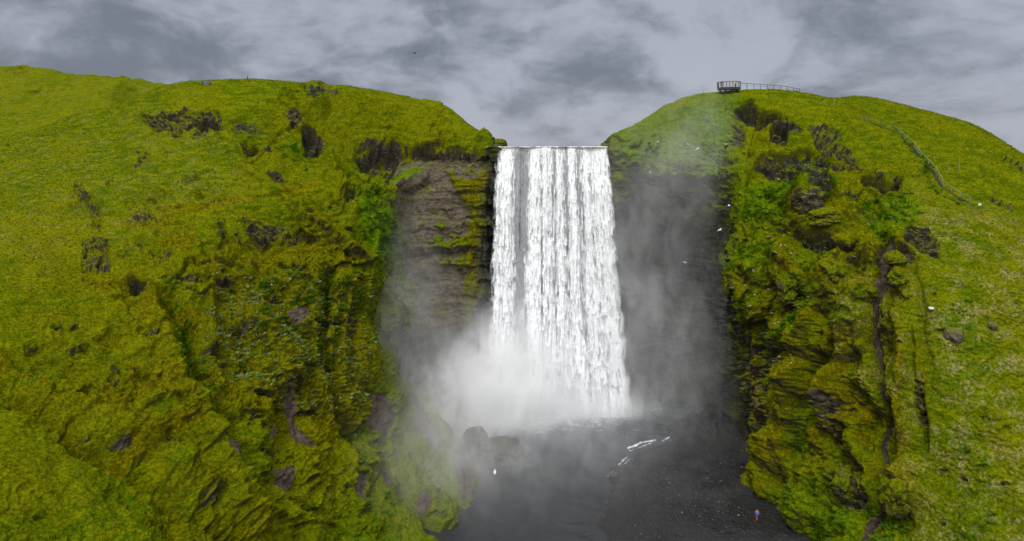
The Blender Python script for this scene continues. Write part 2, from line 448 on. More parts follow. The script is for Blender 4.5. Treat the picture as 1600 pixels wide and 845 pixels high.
lush = np.maximum(lush, L*.9*poly([(390,430),(560,420),(575,520),(560,560),(500,560),(400,520)], 20)*sstep(-.3, .5, fbm(x*.12, y*.12, z*.12, 3)))
lush = np.maximum(lush, .95*poly([(548,275),(600,300),(640,350),(640,440),(600,420),(560,340)], 12))
lush = np.maximum(lush, .8*poly([(445,215),(470,220),(480,260),(440,250)], 10))
moss = np.maximum(moss, .8*L*poly([(300,400),(500,330),(590,400),(590,640),(540,700),(330,640)], 30))
moss = np.maximum(moss, .55*L*poly([(0,540),(300,440),(330,640),(500,900),(300,900),(160,700),(0,620)], 30))
moss = np.maximum(moss, .5*poly([(0,330),(300,300),(300,520),(0,560)], 60)*L)
moss = np.maximum(moss, .5*poly([(400,150),(640,140),(760,215),(700,250),(420,280)], 20)*(CC < 13))
moss = np.maximum(moss, .6*L)*np.where(L, 1, 1) if False else moss
hum = L*np.maximum(poly([(190,300),(500,275),(560,400),(190,430)], 25), np.maximum(poly([(0,560),(300,600),(480,860),(300,860),(120,690),(0,640)], 25), poly([(120,430),(330,440),(330,640),(200,640)], 25)))
moss = np.maximum(moss, .95*hum*sstep(-.05, .35, fbm(x*.12+7, y*.12, z*.3, 4)))
D += hum*.7*sstep(0, .4, fbm(x*.22+3, y*.22, z*.6, 3))
for k_ in range(46):                                 # small eroded turf lips scattered over the left hillside
    cx = rng.uniform(60, 560); cy = rng.uniform(270, 800); w_ = rng.uniform(5, 15); h_ = rng.uniform(2, 4.5)
    mm = ell(cx, cy, w_, h_, rng.uniform(-10, 35), .5)*L*maskv
    D -= mm*rng.uniform(.6, 1.3); rock = np.maximum(rock, mm*rng.uniform(.4, .75)); D += .5*ell(cx, cy-h_*1.8, w_, h_, 10, .6)*L*maskv
for k_ in range(26):
    cx = rng.uniform(1180, 1590); cy = rng.uniform(330, 820); w_ = rng.uniform(4, 10); h_ = rng.uniform(1.8, 3.5)
    mm = ell(cx, cy, w_, h_, rng.uniform(-5, 40), .5)*Rr*maskv; D -= mm*.6; rock = np.maximum(rock, mm*rng.uniform(.3, .65))
# cliff to the left of the fall
colL = (CC > NOSE_L) & (CC < 13.2)
rockp([(552,222),(620,228),(700,232),(768,236),(768,262),(700,262),(650,262),(610,292),(566,268)], 2.6, 1.0, 5, (CC < 13.2))
D += 1.6*poly([(545,205),(640,208),(700,215),(768,222),(768,236),(640,232),(552,226)], 5)*(CC < 13)
rockp([(620,262),(760,262),(752,300),(735,390),(720,520),(640,520),(628,380)], .3, 1.0, 6, colL)
bump(640,270,18,8,0,0)
D += colL*1.6*poly([(622,262),(668,255),(672,285),(628,300)], 5)
lush = np.maximum(lush, colL*.8*poly([(622,258),(668,252),(672,276),(628,290)], 5))
rock *= 1-.9*colL*poly([(622,262),(664,262),(664,272),(624,280)], 5)
strip = colL*poly([(700,270),(735,280),(768,250),(768,520),(742,520),(728,420),(735,330),(712,300)], 7)
moss = np.maximum(moss, strip*1.0); rock *= 1-.75*strip; D += strip*.7
for q in [[(628,372),(735,366),(735,385),(640,392)], [(680,405),(735,400),(730,425),(690,425)], [(655,350),(700,350),(690,362),(650,362)], [(600,440),(650,430),(640,560),(600,520)]]:
    mm = colL*poly(q, 6)*sstep(-.35, .2, fbm(x*.4, y*.4, z*.4, 3)); lush = np.maximum(lush, mm*.35); moss = np.maximum(moss, mm*.3); rock *= 1-.85*mm; D += mm*.9
rockp([(640,400),(730,392),(728,402),(642,410)], 1.0, 1, 3, colL)
# wet dark rock by the fall and in the alcove
wet = np.maximum(wet, (Mid*poly([(764,250),(775,225),(955,226),(965,300),(1130,300),(1150,420),(1150,720),(640,720),(600,520),(735,500),(748,380)], 14)))
wet *= 1-.9*poly([(955,130),(1150,130),(1160,440),(1120,430),(1070,350),(1020,310),(955,320)], 28)
wet = np.maximum(wet, .8*(Mid & (RR < 2.2)))
wet *= 1-.9*poly([(600,560),(650,600),(715,655),(745,700),(760,800),(700,860),(560,860),(570,600)], 8)
wet *= (1-.85*up)
D -= 3.2*Mid*poly([(985,300),(1090,285),(1110,330),(1120,560),(1000,600),(975,400)], 14)
D += 1.6*Mid*poly([(955,230),(1130,215),(1135,285),(1060,280),(1000,275),(960,290)], 8)
lush = np.maximum(lush, .6*Mid*poly([(955,190),(1150,140),(1150,440),(1080,370),(960,320)], 20))
rock = np.maximum(rock, .55*Mid*poly([(960,270),(1150,260),(1155,450),(1070,400),(960,340)], 16))
apr = poly([(600,560),(650,600),(715,655),(745,700),(760,800),(700,860),(560,860),(570,600)], 12)
lush = np.maximum(lush, .35*apr); moss = np.maximum(moss, .45*apr)
# right hillside: overhangs and crags
rockp([(1142,166),(1180,168),(1200,178),(1255,196),(1250,206),(1200,200),(1150,186)], 2.4, 1.0)
rockp([(1208,196),(1235,196),(1236,220),(1208,220)], 1.6)
rockp([(1262,200),(1300,192),(1315,205),(1310,222),(1330,232),(1345,250),(1330,262),(1300,240),(1275,222)], 1.0)
rockp([(1222,232),(1250,226),(1300,232),(1300,262),(1290,272),(1250,282),(1205,272),(1180,262),(1188,248)], 3.4, 1.0)
rockp([(1300,262),(1345,262),(1392,268),(1400,280),(1340,274),(1300,276)], 1.6)
rockp([(1344,288),(1372,280),(1408,284),(1396,298),(1372,302)], 3.0)
rockp([(1140,190),(1160,200),(1170,225),(1150,230)], 1.2, .9)
rockp([(1140,430),(1150,440),(1146,520),(1138,500)], .8, .8)
rockp([(1145,520),(1200,500),(1240,560),(1195,690),(1165,680)], 1.2, .62, 10)
rockp([(1222,432),(1246,432),(1248,462),(1224,462)], 1.0, 1.0)
rockp([(1222,462),(1244,466),(1244,490),(1224,486)], 1.4, 1)
rockp([(1250,372),(1300,380),(1340,392),(1338,398),(1290,392),(1250,384)], 1.0, .8)
rockp([(1275,610),(1300,600),(1335,640),(1320,700),(1290,690)], .8, .7, 6)
rockp([(1300,720),(1330,700),(1350,740),(1345,790),(1312,790)], 1.0, .7, 6)
rockp([(1392,745),(1402,730),(1408,790),(1396,790)], 1.6, 0.65)
rockp([(1434,595),(1444,600),(1450,640),(1440,690),(1434,660)], 1.4, .8)
rockp([(1420,345),(1448,352),(1470,384),(1466,402),(1440,390),(1418,368)], 1.2, 1)
rockp([(1460,240),(1500,262),(1490,266),(1464,252)], .4, .6)
rockp([(1520,256),(1600,292),(1600,300),(1530,272)], .3, .4, 6)
rockp([(1565,240),(1600,262),(1600,270),(1570,252)], .5, .9)
rockp([(1545,300),(1590,320),(1580,330),(1545,312)], .5, .6)
rockp([(1360,218),(1385,226),(1380,232),(1362,226)], .4, .7)
rockp([(1422,262),(1440,266),(1436,278),(1424,274)], .8, .8)
scar([(1388,366),(1400,364),(1402,400),(1394,432),(1384,430),(1370,420),(1372,392)], 2.4)
gc = [(1392,428),(1384,444),(1374,458),(1370,480),(1365,500),(1367,522),(1364,540),(1369,562),(1376,578),(1374,600),(1381,622),(1388,644),(1380,662),(1374,690),(1372,716),(1368,742),(1374,765),(1368,786),(1352,806),(1346,830),(1336,862)]
gl = line(gc, 3.6, 3.4, True); gl = np.maximum(gl, line([(1392,425),(1376,455),(1370,480),(1367,505)], 9, 3.6, True))
dirt = np.maximum(dirt, gl*.95); D -= gl*.5; rough *= 1-.75*line(gc, 16, 14); gl = np.maximum(gl, line([(1374,755),(1370,784),(1353,806),(1346,830),(1336,862)], 5.5, 6, True)); dirt = np.maximum(dirt, gl)
D -= 1.1*line(gc, 3.0, 3.0)
D -= 1.0*line([(1385,430),(1366,500),(1380,620),(1374,760),(1342,860)], 16, 12)
bump(1272,312,22,20,2.2,0,.3,.0); rockp([(1262,292),(1282,300),(1294,318),(1270,316),(1254,306)], -1.0, 1.0)
rockp([(1326,306),(1332,308),(1340,326),(1312,326)], -.8, 1.0)
bump(1250,330,20,24,2.2,0,.9); bump(1308,340,36,18,1.5,10,.7); bump(1290,365,22,10,1.2,0,.6)
bump(1300,428,24,26,2.0,0,.9); bump(1350,448,22,18,1.8,0,.8); bump(1335,400,40,10,1.4,0,.8)
bump(1400,410,14,10,1.8,0,.9); bump(1404,436,14,14,1.8,0,.9); bump(1408,384,18,14,1.6,0,.8)
bump(1165,440,24,30,2.0,0,.8,lu=.6); bump(1180,395,30,30,1.5,0,.3,lu=.8); bump(1230,420,22,26,1.6,0,.9)
bump(1310,560,34,70,1.6,18,1.0); bump(1375,450,12,30,1.2,0,.6)
bump(1235,560,26,60,1.6,10,.9); bump(1315,640,34,60,2.2,5,1.0); bump(1330,735,26,44,2.4,0,.9)
bump(1418,760,26,36,2.6,0,1.0); bump(1215,705,30,30,2.0,0,.8); bump(1185,760,22,26,1.8,0,.7)
bump(1440,570,8,60,1.2,-4,.8); bump(1245,790,30,24,1.6,0,.2,lu=.8)
crease([(1285,560),(1262,640),(1235,720)], 9, 1.6, lu=.7)
crease([(1345,480),(1320,520),(1290,580)], 7, 1.0, lu=.6)
crease([(1345,560),(1352,640),(1358,700)], 8, 1.0, lu=.3)
crease([(1404,200),(1440,240),(1462,290),(1500,312)], 5, 1.0, dr=.12, lu=.7)
crease([(1300,160),(1350,184),(1404,205)], 3, .5, dr=.4)
crease([(1510,316),(1560,336),(1640,372)], 4, .5, dr=.45)
crease([(1340,350),(1400,345),(1460,332),(1520,322)], 2.5, .3, dr=.45)
crease([(1420,370),(1440,470),(1446,560),(1440,700)], 7, .9, dr=.1)
for pts_, w_, h_ in [([(1330,505),(1318,560),(1300,620),(1280,690)], 9, 2.6), ([(1268,480),(1262,560),(1240,640),(1215,720)], 9, 2.2), ([(1352,500),(1348,600),(1352,690)], 6, 1.0),
                     ([(1408,480),(1412,600),(1410,740)], 8, 1.2), ([(1180,470),(1176,560),(1180,640)], 7, 1.6), ([(1215,500),(1208,580),(1196,660)], 7, 1.4)]:
    mm = line(pts_, w_, w_*1.6)*Rr; D += mm*h_; moss = np.maximum(moss, mm)
lush = np.maximum(lush, .95*Rr*poly([(1150,290),(1260,280),(1300,290),(1290,320),(1200,350),(1150,350)], 12))
lush = np.maximum(lush, .9*Rr*poly([(1330,320),(1420,300),(1440,330),(1380,372),(1330,350)], 12))
lush = np.maximum(lush, .9*Rr*poly([(1160,420),(1300,390),(1290,480),(1200,620),(1150,480)], 20)*sstep(-.3, .3, fbm(x*.2, y*.2, z*.2, 3)))
lush = np.maximum(lush, .8*Rr*poly([(1180,780),(1300,740),(1420,800),(1420,870),(1240,870)], 20))
lush = np.maximum(lush, .3*Rr*poly([(1480,480),(1520,420),(1540,600),(1560,860),(1500,860)], 30))
moss = np.maximum(moss, .45*Rr*poly([(1150,300),(1440,300),(1430,900),(1150,900)], 20))
moss = np.maximum(moss, .35*Rr*poly([(1240,180),(1420,250),(1450,320),(1250,300)], 20))
straw = np.maximum(straw, Rr*.75*poly([(1440,300),(1640,380),(1700,900),(1430,900)], 40))
straw = np.maximum(straw, .5*Rr*poly([(1300,420),(1440,420),(1440,700),(1330,600)], 20))
straw = np.maximum(straw, .22*L*poly([(-30,200),(300,150),(400,300),(100,420),(-30,420)], 30))

# ------------------------------------------------------------------ relief
def saw(t, w=.12):
    """going up: abrupt step outwards under every lip, then a shelf falling back"""
    f = t-np.floor(t)
    return np.where(f < w, f/w, 1-(f-w)/(1-w))
Uc = np.cumsum(np.concatenate([[0], np.linalg.norm(np.diff(S[:, nr//2], axis=0), axis=1)]))[:, None]+0*x
w1 = fbm(x*.05+3, y*.05, z*.05, 3)
big = fbm(x*.045, y*.045, z*.045, 3)
bl = billow(x*.11, y*.11, z*.10, 4, .34)
bl2 = billow(x*.42+9, y*.42, z*.40, 4, .58)
fine = fbm(x*1.3, y*1.3, z*1.3, 3, .6)
wv1 = fbm(x*.09+8, y*.09, z*.05, 4, .55); wv2 = fbm(x*.28-4, y*.28, z*.2, 4, .6)
ledA = saw(z/6.5+1.5*wv1+.35*wv2, .10)*sstep(-.15, .45, fbm(x*.11+30, y*.11, z*.11, 3))
ledB = saw(z/2.6+1.1*wv2+2.1*wv1, .14)*sstep(-.2, .4, fbm(x*.2+60, y*.2, z*.2, 3))
ledC = saw(z/.95+.6*wv2+3.*wv1+.3*fine, .40)*sstep(-.5, .3, fbm(x*.1+90, y*.1, z*.3, 3))
strata = fbm(x*.06, y*.06, z*.55+w1, 4, .55)
colm = billow(Uc*.5, z*.07, x*0+2, 3, .5)
blk = saw(x*.35+y*.2+1.5*wv2+z*.05, .15)+saw(-x*.3+y*.3+2*wv1+z*.4, .15)
rough *= 1-.85*np.clip(dirt, 0, 1)
nose_ = L*poly([(500,500),(540,440),(590,430),(610,620),(540,680),(500,640)], 16); rough *= 1-.5*nose_; D += nose_*.8*billow(Uc*.5, z*.07, x*0+4, 3, .5)
butt = Rr*sstep(470, 540, PY)*(1-sstep(1400, 1440, PX)); vert = np.maximum(butt, L*.7*poly([(330,470),(600,450),(610,640),(540,700),(340,660)], 20))
D += vert*1.5*(billow(Uc*.16+.5*wv1, z*.035, x*0+5, 3, .45)+.25*billow(Uc*.5, z*.16, x*0+8, 3, .5))
# break up the outlines of the rock areas
rn = fbm(x*.35+11, y*.35, z*.6, 4, .6)
dirt = np.maximum(dirt, gl)
rock = np.clip(sstep(.38, .72, rock+.75*rn*(rock > .02))*np.clip(rock*1.6, 0, 1), 0, 1)
disp = big*1.3*(.35+.65*rough)
disp += rough*(2.6*(bl-.2) + .20*bl2 + (1.9*ledA + .40*ledB)*(1-.8*vert)*sstep(.22, .6, rough))
disp += ledC*(.26+.05*rough)*(1-up*.3) + .07*fine*(.6+rough)
rk = np.clip(rock+wet*.8, 0, 1)
warm = np.clip(colL*poly([(622,240),(768,240),(752,330),(735,460),(700,560),(630,520),(620,380)],10),0,1)
disp += np.clip(rock, 0, 1)*((1.0*ledB+.6*blk)*(1-.85*vert)+.6*bl2+.25*fine+.8*vert*colm)*(1-alc*.55)*(1-.75*warm)
disp += wet*(.5*strata + .45*colm)
disp += alc*sstep(7.0, 6.6, RR)*(.35*strata+.25*colm)
disp -= .75*warm*(disp-.4*strata)
damp = 1-sstep(6.5, 7.0, RR)*.55
river = ((CC > 12.6) & (CC < 15.6))
rv = sstep(12.5, 13.0, CC)*(1-sstep(15.0, 15.6, CC))
disp *= damp*(1-.97*rv*sstep(4.6, 5.8, RR))
D *= (1-sstep(7.0, 7.3, RR))
tot = disp + D
far = sstep(7.2, 8.0, RR)
tot = tot*(1-.4*far)
N2 = NRM.copy()
# behind the skyline the normal leans up
T = S + N2*tot[..., None]
T[..., 1] += 2.2*rv*sstep(4.4, 5.8, RR)*(1-sstep(6.4, 7, RR))
T[..., 2] -= .30*(1-.6*vert)*np.clip(rough*(1.9*ledA+.85*ledB)+rock*.8*ledB, 0, 3)*(1-far)*(1-rv)*damp
# keep the river bed flat at the lip
moss = np.clip(moss, 0, 1)
rock *= (1-.8*strip)
warm *= np.clip(rock*1.5, 0, 1)
A = np.stack([rock, dirt, lush, warm], -1).astype(np.float32); B = np.stack([moss, straw, wet], -1).astype(np.float32)
MT = terrain_material()
kL = int(np.searchsorted(prm_c, NOSE_L+.55)); kR = int(np.searchsorted(prm_c, NOSE_R-.45))
def part(i0, i1, name):
    return grid_mesh(name, T[i0:i1], MT, {'maskA': A[i0:i1], 'maskB': B[i0:i1]}, kind='structure')
if flip < 0: pass
hl = part(0, kL+1, 'hillside'); cl = part(kL, kR+1, 'cliff'); hr = part(kR, nc, 'hillside')
def fixn(ob):
    me = ob.data; n = np.zeros(len(me.polygons)*3, np.float32); me.polygons.foreach_get('normal', n)
    if n.reshape(-1, 3)[:, 2].mean() < 0: me.flip_normals()
for o in (hl, cl, hr): fixn(o)
TPX, TPY = proj(T)
vis = (RR > .3) & (RR < 7.3)
fx_, fy_, fY_ = TPX[vis], TPY[vis], T[vis]
fN_ = NRM[vis]
def hit(px, py, r=2.0):
    """the ground point seen in this direction"""
    d = np.hypot(fx_-px, fy_-py)
    k = np.where(d < max(r, d.min()*1.01+1e-6))[0]
    j = k[np.argmin(fY_[k, 1])]
    return Vector(fY_[j]), Vector(fN_[j])

# ------------------------------------------------------------------ distant hill, upper left
def distant():
    xs = np.linspace(-520, 330, 260); v = np.linspace(0, 1, 150)
    sky = np.interp(xs, [-520,-200,0,60,150,200,240,275,300,330], [150,112,108,113,117,121,129,134,150,175])
    P = np.zeros((len(xs), len(v)+40, 3))
    for i, (px, s) in enumerate(zip(xs, sky)):
        base = 330.
        for j, t in enumerate(v):
            py = base+(s-base)*t; Y = 185+150*t**1.2
            P[i, j] = W(px, py, Y)
        top = P[i, len(v)-1]
        for j in range(40):
            k = (j+1)/40
            P[i, len(v)+j] = (top[0]*(1+.6*k), top[1]+260*k, top[2]-10*k-20*k*k)
    X, Y, Z = P[..., 0], P[..., 1], P[..., 2]
    gx = 180+45*0
    d = fbm(X*.02, Y*.02, Z*.02, 4)*5.0+fbm(X*.15, Y*.15, Z*.4, 3)*.9
    px, py = proj(P)
    gul = np.exp(-((px-(195-(py-150)*.4))/14)**2)*sstep(112, 150, py)*7
    ridge = np.exp(-((px-(60+(py-120)*.9))/30)**2)*4
    d = d-gul+ridge
    d = d+1.1*saw(Z/3.2+1.6*fbm(X*.03, Y*.03, Z*.03, 4), .15)*sstep(-.1, .4, fbm(X*.04+5, Y*.04, Z*.08, 3))+1.2*billow(X*.05, Y*.05, Z*.05, 4)
    P[..., 2] += d*.5; P[..., 1] -= d*1.0
    rk = (sstep(.15, .5, fbm(X*.05, Y*.05, Z*.1, 4))*.5*np.exp(-((py-(sky[:, None]+4))/8)**2)).astype(np.float32)
    zz = np.zeros_like(rk)
    o = grid_mesh('hill', P, MT, {'maskA': np.stack([rk, zz, zz+.1, zz], -1), 'maskB': np.stack([zz+.42, zz+.2, zz], -1)}, kind='structure')
    fixn(o); return o
distant()

# ------------------------------------------------------------------ ground, river, gravel bar
def ground_mat():
    m, nt = newmat('wet_gravel'); N = NT(nt)
    geo = N.n('ShaderNodeNewGeometry'); P = geo.outputs['Position']
    n1 = N.noise(P, .12, 4, .6); n2 = N.noise(P, 2.2, 5, .7); 
    vo = N.n('ShaderNodeTexVoronoi'); N.l(P, vo.inputs['Vector']); vo.inputs['Scale'].default_value = 3.6
    v2 = N.n('ShaderNodeTexVoronoi'); N.l(P, v2.inputs['Vector']); v2.inputs['Scale'].default_value = 9.
    c = N.mix(N.ss(n1, .35, .65), (.006, .0058, .0056), (.014, .013, .012))
    sepc = N.n('ShaderNodeSeparateColor'); N.l(vo.outputs['Color'], sepc.inputs[0])
    c = N.mix(N.math('MULTIPLY', N.ss(sepc.outputs[0], .84, .98), .6), c, (.045, .042, .040))
    c = N.mix(N.math('MULTIPLY', N.ss(n2, .55, .75), .5), c, (.032, .027, .022))
    h = N.math('ADD', N.math('MULTIPLY', vo.outputs['Distance'], -.12), N.math('ADD', N.math('MULTIPLY', v2.outputs['Distance'], -.04), N.math('MULTIPLY', n2, .10)))
    b = N.n('ShaderNodeBump'); b.inputs['Strength'].default_value = 1; b.inputs['Distance'].default_value = 1; N.l(h, b.inputs['Height'])
    p = N.n('ShaderNodeBsdfPrincipled'); N.l(c, p.inputs['Base Color']); N.l(b.outputs[0], p.inputs['Normal'])
    N.l(N.ss(n1, .4, .6, .45, .8), p.inputs['Roughness'])
    o = N.n('ShaderNodeOutputMaterial'); N.l(p.outputs[0], o.inputs[0]); return m
GM = ground_mat()
bar_pts = np.array([floorW(*q)[:2] for q in [(945,1400),(945,845),(950,800),(957,765),(968,732),(1002,706),(1050,689),(1062,668),(1080,655),(1120,640)]])
def bar_x(Y):
    o = np.argsort(bar_pts[:, 1]); return np.interp(Y, bar_pts[o, 1], bar_pts[o, 0])
gx = np.linspace(-45, 62, 620); gy = np.linspace(20, 150, 640)
GX, GY = np.meshgrid(gx, gy, indexing='ij')
dist = GX-bar_x(GY)+1.2*fbm(GX*.15, GY*.15, GX*0, 3)
GZ = -.75+1.15*sstep(-7, 4, dist)+.5*sstep(4, 22, dist)
GZ += .10*fbm(GX*.25, GY*.25, GX*0+5, 4)+.05*fbm(GX*1.4, GY*1.4, GX*0, 3)
# heap of rubble below the right wall
hx, hy, _ = floorW(1105, 672)
GZ += 3.4*np.exp(-((GX-hx)/5.5)**2-((GY-hy)/4.5)**2)*(1+.5*billow(GX*.4, GY*.4, GX*0, 3))
gr = grid_mesh('ground', np.stack([GX, GY, GZ], -1), GM, kind='structure'); fixn(gr)
# the wide base sheet to the horizon
b = bpy.data.meshes.new('terrain'); s_ = 4000
b.from_pydata([(-s_, -s_, -3), (s_, -s_, -3), (s_, s_, -3), (-s_, s_, -3)], [], [(0, 1, 2, 3)]); b.materials.append(MT)
for nm_ in ('maskA', 'maskB'):
    at = b.attributes.new(nm_, 'FLOAT_COLOR', 'POINT'); at.data.foreach_set('color', np.zeros(16, np.float32))
o = bpy.data.objects.new('terrain', b); COL.objects.link(o); o['kind'] = 'structure'

def water_mat():
    m, nt = newmat('river_water'); N = NT(nt)
    geo = N.n('ShaderNodeNewGeometry'); P = geo.outputs['Position']
    at = N.n('ShaderNodeAttribute', attribute_name='foam'); sp = N.n('ShaderNodeSeparateColor'); N.l(at.outputs['Color'], sp.inputs[0])
    n2 = N.noise(N.scale(P, (1, 1.3, 1)), 2.2, 6, .75, .6); n3 = N.noise(N.scale(P, (.5, 1.6, 1)), 1.3, 5, .6, .8)
    f = N.ss(N.math('ADD', sp.outputs[0], N.math('MULTIPLY', N.math('SUBTRACT', n2, .5), 2.6)), .45, .95)
    c = N.mix(sp.outputs[1], (.026, .028, .030), (.060, .075, .077))
    c = N.mix(f, c, (.80, .83, .86))
    b = N.n('ShaderNodeBump'); b.inputs['Strength'].default_value = .9; b.inputs['Distance'].default_value = .28
    N.l(N.math('ADD', n3, N.math('MULTIPLY', n2, .4)), b.inputs['Height'])
    p = N.n('ShaderNodeBsdfPrincipled'); N.l(c, p.inputs['Base Color']); N.l(b.outputs[0], p.inputs['Normal'])
    N.l(N.mix(f, (.22,)*3, (.8,)*3), p.inputs['Roughness']); p.inputs['IOR'].default_value = 1.33
    o = N.n('ShaderNodeOutputMaterial'); N.l(p.outputs[0], o.inputs[0]); return m
wx = np.linspace(-30, 45, 700); wy = np.linspace(60, 146, 760)
WX, WY = np.meshgrid(wx, wy, indexing='ij')
wpx = 800+F0*WX/WY; wpy = HY+F0*CZ/WY
turb = sstep(112, 132, WY)
WZ = .05*fbm(WX*.5, WY*1.3, WX*0, 4)*(.5+2.4*turb)
# standing waves running off the gravel bar
ww = np.exp(-((WX-bar_x(WY)+4)/4.5)**2)
WZ += ww*.12*np.sin((WX*.45+WY*1.1)*1.5+5*fbm(WX*.12, WY*.12, WX*0, 3))
foam = np.zeros_like(WX)
def wline(pts, w):
    best = np.full(WX.shape, 1e9)
    for a, b2 in zip(pts[:-1], pts[1:]):
        a = np.array(a, float); ab = np.array(b2, float)-a
        t = np.clip(((wpx-a[0])*ab[0]+(wpy-a[1])*ab[1])/(ab@ab), 0, 1)
        best = np.minimum(best, np.hypot(wpx-a[0]-t*ab[0], (wpy-a[1]-t*ab[1])*1.3)/w)
    return np.exp(-best**2)
for pts, w, k in [([(982,698),(1000,692),(1024,687)], 2.6, 0.86), ([(980,704),(1000,697),(1018,691)], 1.6, 0.65), ([(1034,687),(1046,683)], 1.8, 0.72),
                  ([(966,725),(979,714)], 2.0, 0.79), ([(974,726),(984,716)], 1.2, .8), ([(991,715),(1004,708)], 1.3, .6),
                  ([(950,742),(958,736)], 1.6, 0.65), ([(970,767),(974,757)], 1.8, 1.1), ([(976,775),(978,768)], 1.2, .7), ([(1024,660),(1036,660)], 1.3, .6),
                  ([(1018,640),(1034,637)], 1.4, .7), ([(968,820),(972,824)], 1.2, .6)]:
    foam = np.maximum(foam, k*wline(pts, w))
foam = np.maximum(foam, 1.35*np.exp(-((WX-14)/16)**4-((WY-139.5)/5.2)**2))
foam = np.maximum(foam, (.52*np.exp(-((WX-10)/17)**4-((WY-133)/7.5)**2))+.25*sstep(.2, .7, fbm(WX*.35, WY*.9, WX*0, 4))*turb)
teal = np.clip(turb*.9, 0, 1)
wv = grid_mesh('water', np.stack([WX, WY, WZ], -1), water_mat(), {'foam': np.stack([foam, teal, foam*0], -1).astype(np.float32)}, kind='structure'); fixn(wv)

# the river above the lip
ux = np.linspace(-6.5, 24.8, 160); uy = np.linspace(0, 1, 120)
UX, UY = np.meshgrid(ux, uy, indexing='ij')
YY = 143.2+UY**1.6*260
ZZ = 59.62+.05*fbm(UX*.6, YY*.3, UX*0, 3)+.05*billow(UX*1.3, YY*.2, UX*0, 2)
uf = .5+.35*fbm(UX*.8, YY*.15, UX*0, 3)
UW = UX+(YY-143.2)*.02
rw = grid_mesh('water', np.stack([UW, YY, ZZ], -1), bpy.data.materials['river_water'], {'foam': np.stack([uf, uf*0+.8, uf*0], -1).astype(np.float32)}, kind='structure'); fixn(rw)

# ------------------------------------------------------------------ the waterfall: three sheets of falling strands, one mesh
def fall_mat():
    m, nt = newmat('falling_water'); N = NT(nt)
    at = N.n('ShaderNodeAttribute', attribute_name='foam'); sp = N.n('ShaderNodeSeparateColor'); N.l(at.outputs['Color'], sp.inputs[0])
    geo = N.n('ShaderNodeNewGeometry'); P = geo.outputs['Position']
    n2 = N.noise(N.scale(P, (1, 1, .35)), 3.0, 4, .65)
    ff = N.math('ADD', sp.outputs[0], N.math('MULTIPLY', N.math('SUBTRACT', n2, .5), .5))
    c = N.mix(N.ss(ff, -.18, .55), (.21, .22, .235), (.95, .96, .97))
    d = N.n('ShaderNodeBsdfPrincipled'); N.l(c, d.inputs['Base Color']); d.inputs['Roughness'].default_value = .6
    tl = N.n('ShaderNodeBsdfTranslucent'); N.l(c, tl.inputs[0])
    mx = N.n('ShaderNodeMixShader'); mx.inputs[0].default_value = .12; N.l(d.outputs[0], mx.inputs[1]); N.l(tl.outputs[0], mx.inputs[2])
    tr = N.n('ShaderNodeBsdfTransparent')
    m2 = N.n('ShaderNodeMixShader'); N.l(sp.outputs[1], m2.inputs[0]); N.l(tr.outputs[0], m2.inputs[1]); N.l(mx.outputs[0], m2.inputs[2])
    o = N.n('ShaderNodeOutputMaterial'); N.l(m2.outputs[0], o.inputs[0]); return m
NU, NV = 420, 900
def strands(seed, n, dens):
    r = np.random.default_rng(seed)
    Fm = np.zeros((NU, NV), np.float32)
    for k in range(n):
        v = r.random()**.9; u = r.random()
        if r.random() > np.interp(u, *dens): continue
        Lh = int(10+90*v*r.random()+30*(1-v)*r.random()+24*r.random()); w = .8+r.random()*(1.2+3.4*v)
        amp = .25+.75*r.random()
        w = w*1.25; ci = int(u*NU); cj = int(v*NV*1.05)
        i0, i1 = max(0, ci-int(3*w)-2), min(NU, ci+int(3*w)+3); j0, j1 = max(0, cj-Lh), min(NV, cj+int(2*w)+3)
        if i1 <= i0 or j1 <= j0: continue
        ii = np.arange(i0, i1)[:, None]-u*NU; jj = np.arange(j0, j1)[None, :]-cj
        tt = np.clip(-jj/Lh, 0, 1)
        wid = w*(1-.75*tt)
        val = np.exp(-(ii/wid)**2)*np.where(jj <= 0, (1-tt)**.8, np.exp(-(jj/(1.3*w))**2))
        Fm[i0:i1, j0:j1] = np.maximum(Fm[i0:i1, j0:j1], 0)+amp*val*(1-.6*np.clip(Fm[i0:i1, j0:j1], 0, 1))
    return Fm
dens = ([0,.03,.08,.14,.18,.23,.28,.33,.37,.41,.46,.52,.57,.63,.68,.74,.80,.84,.88,.93,1],
        [.2,.6,1,1,.55,.05,.25,.95,1,.65,.85,.45,.8,.5,.9,.4,1,.7,.85,1,.85])
UU, VV = np.meshgrid(np.linspace(0, 1, NU), np.linspace(0, 1, NV), indexing='ij')
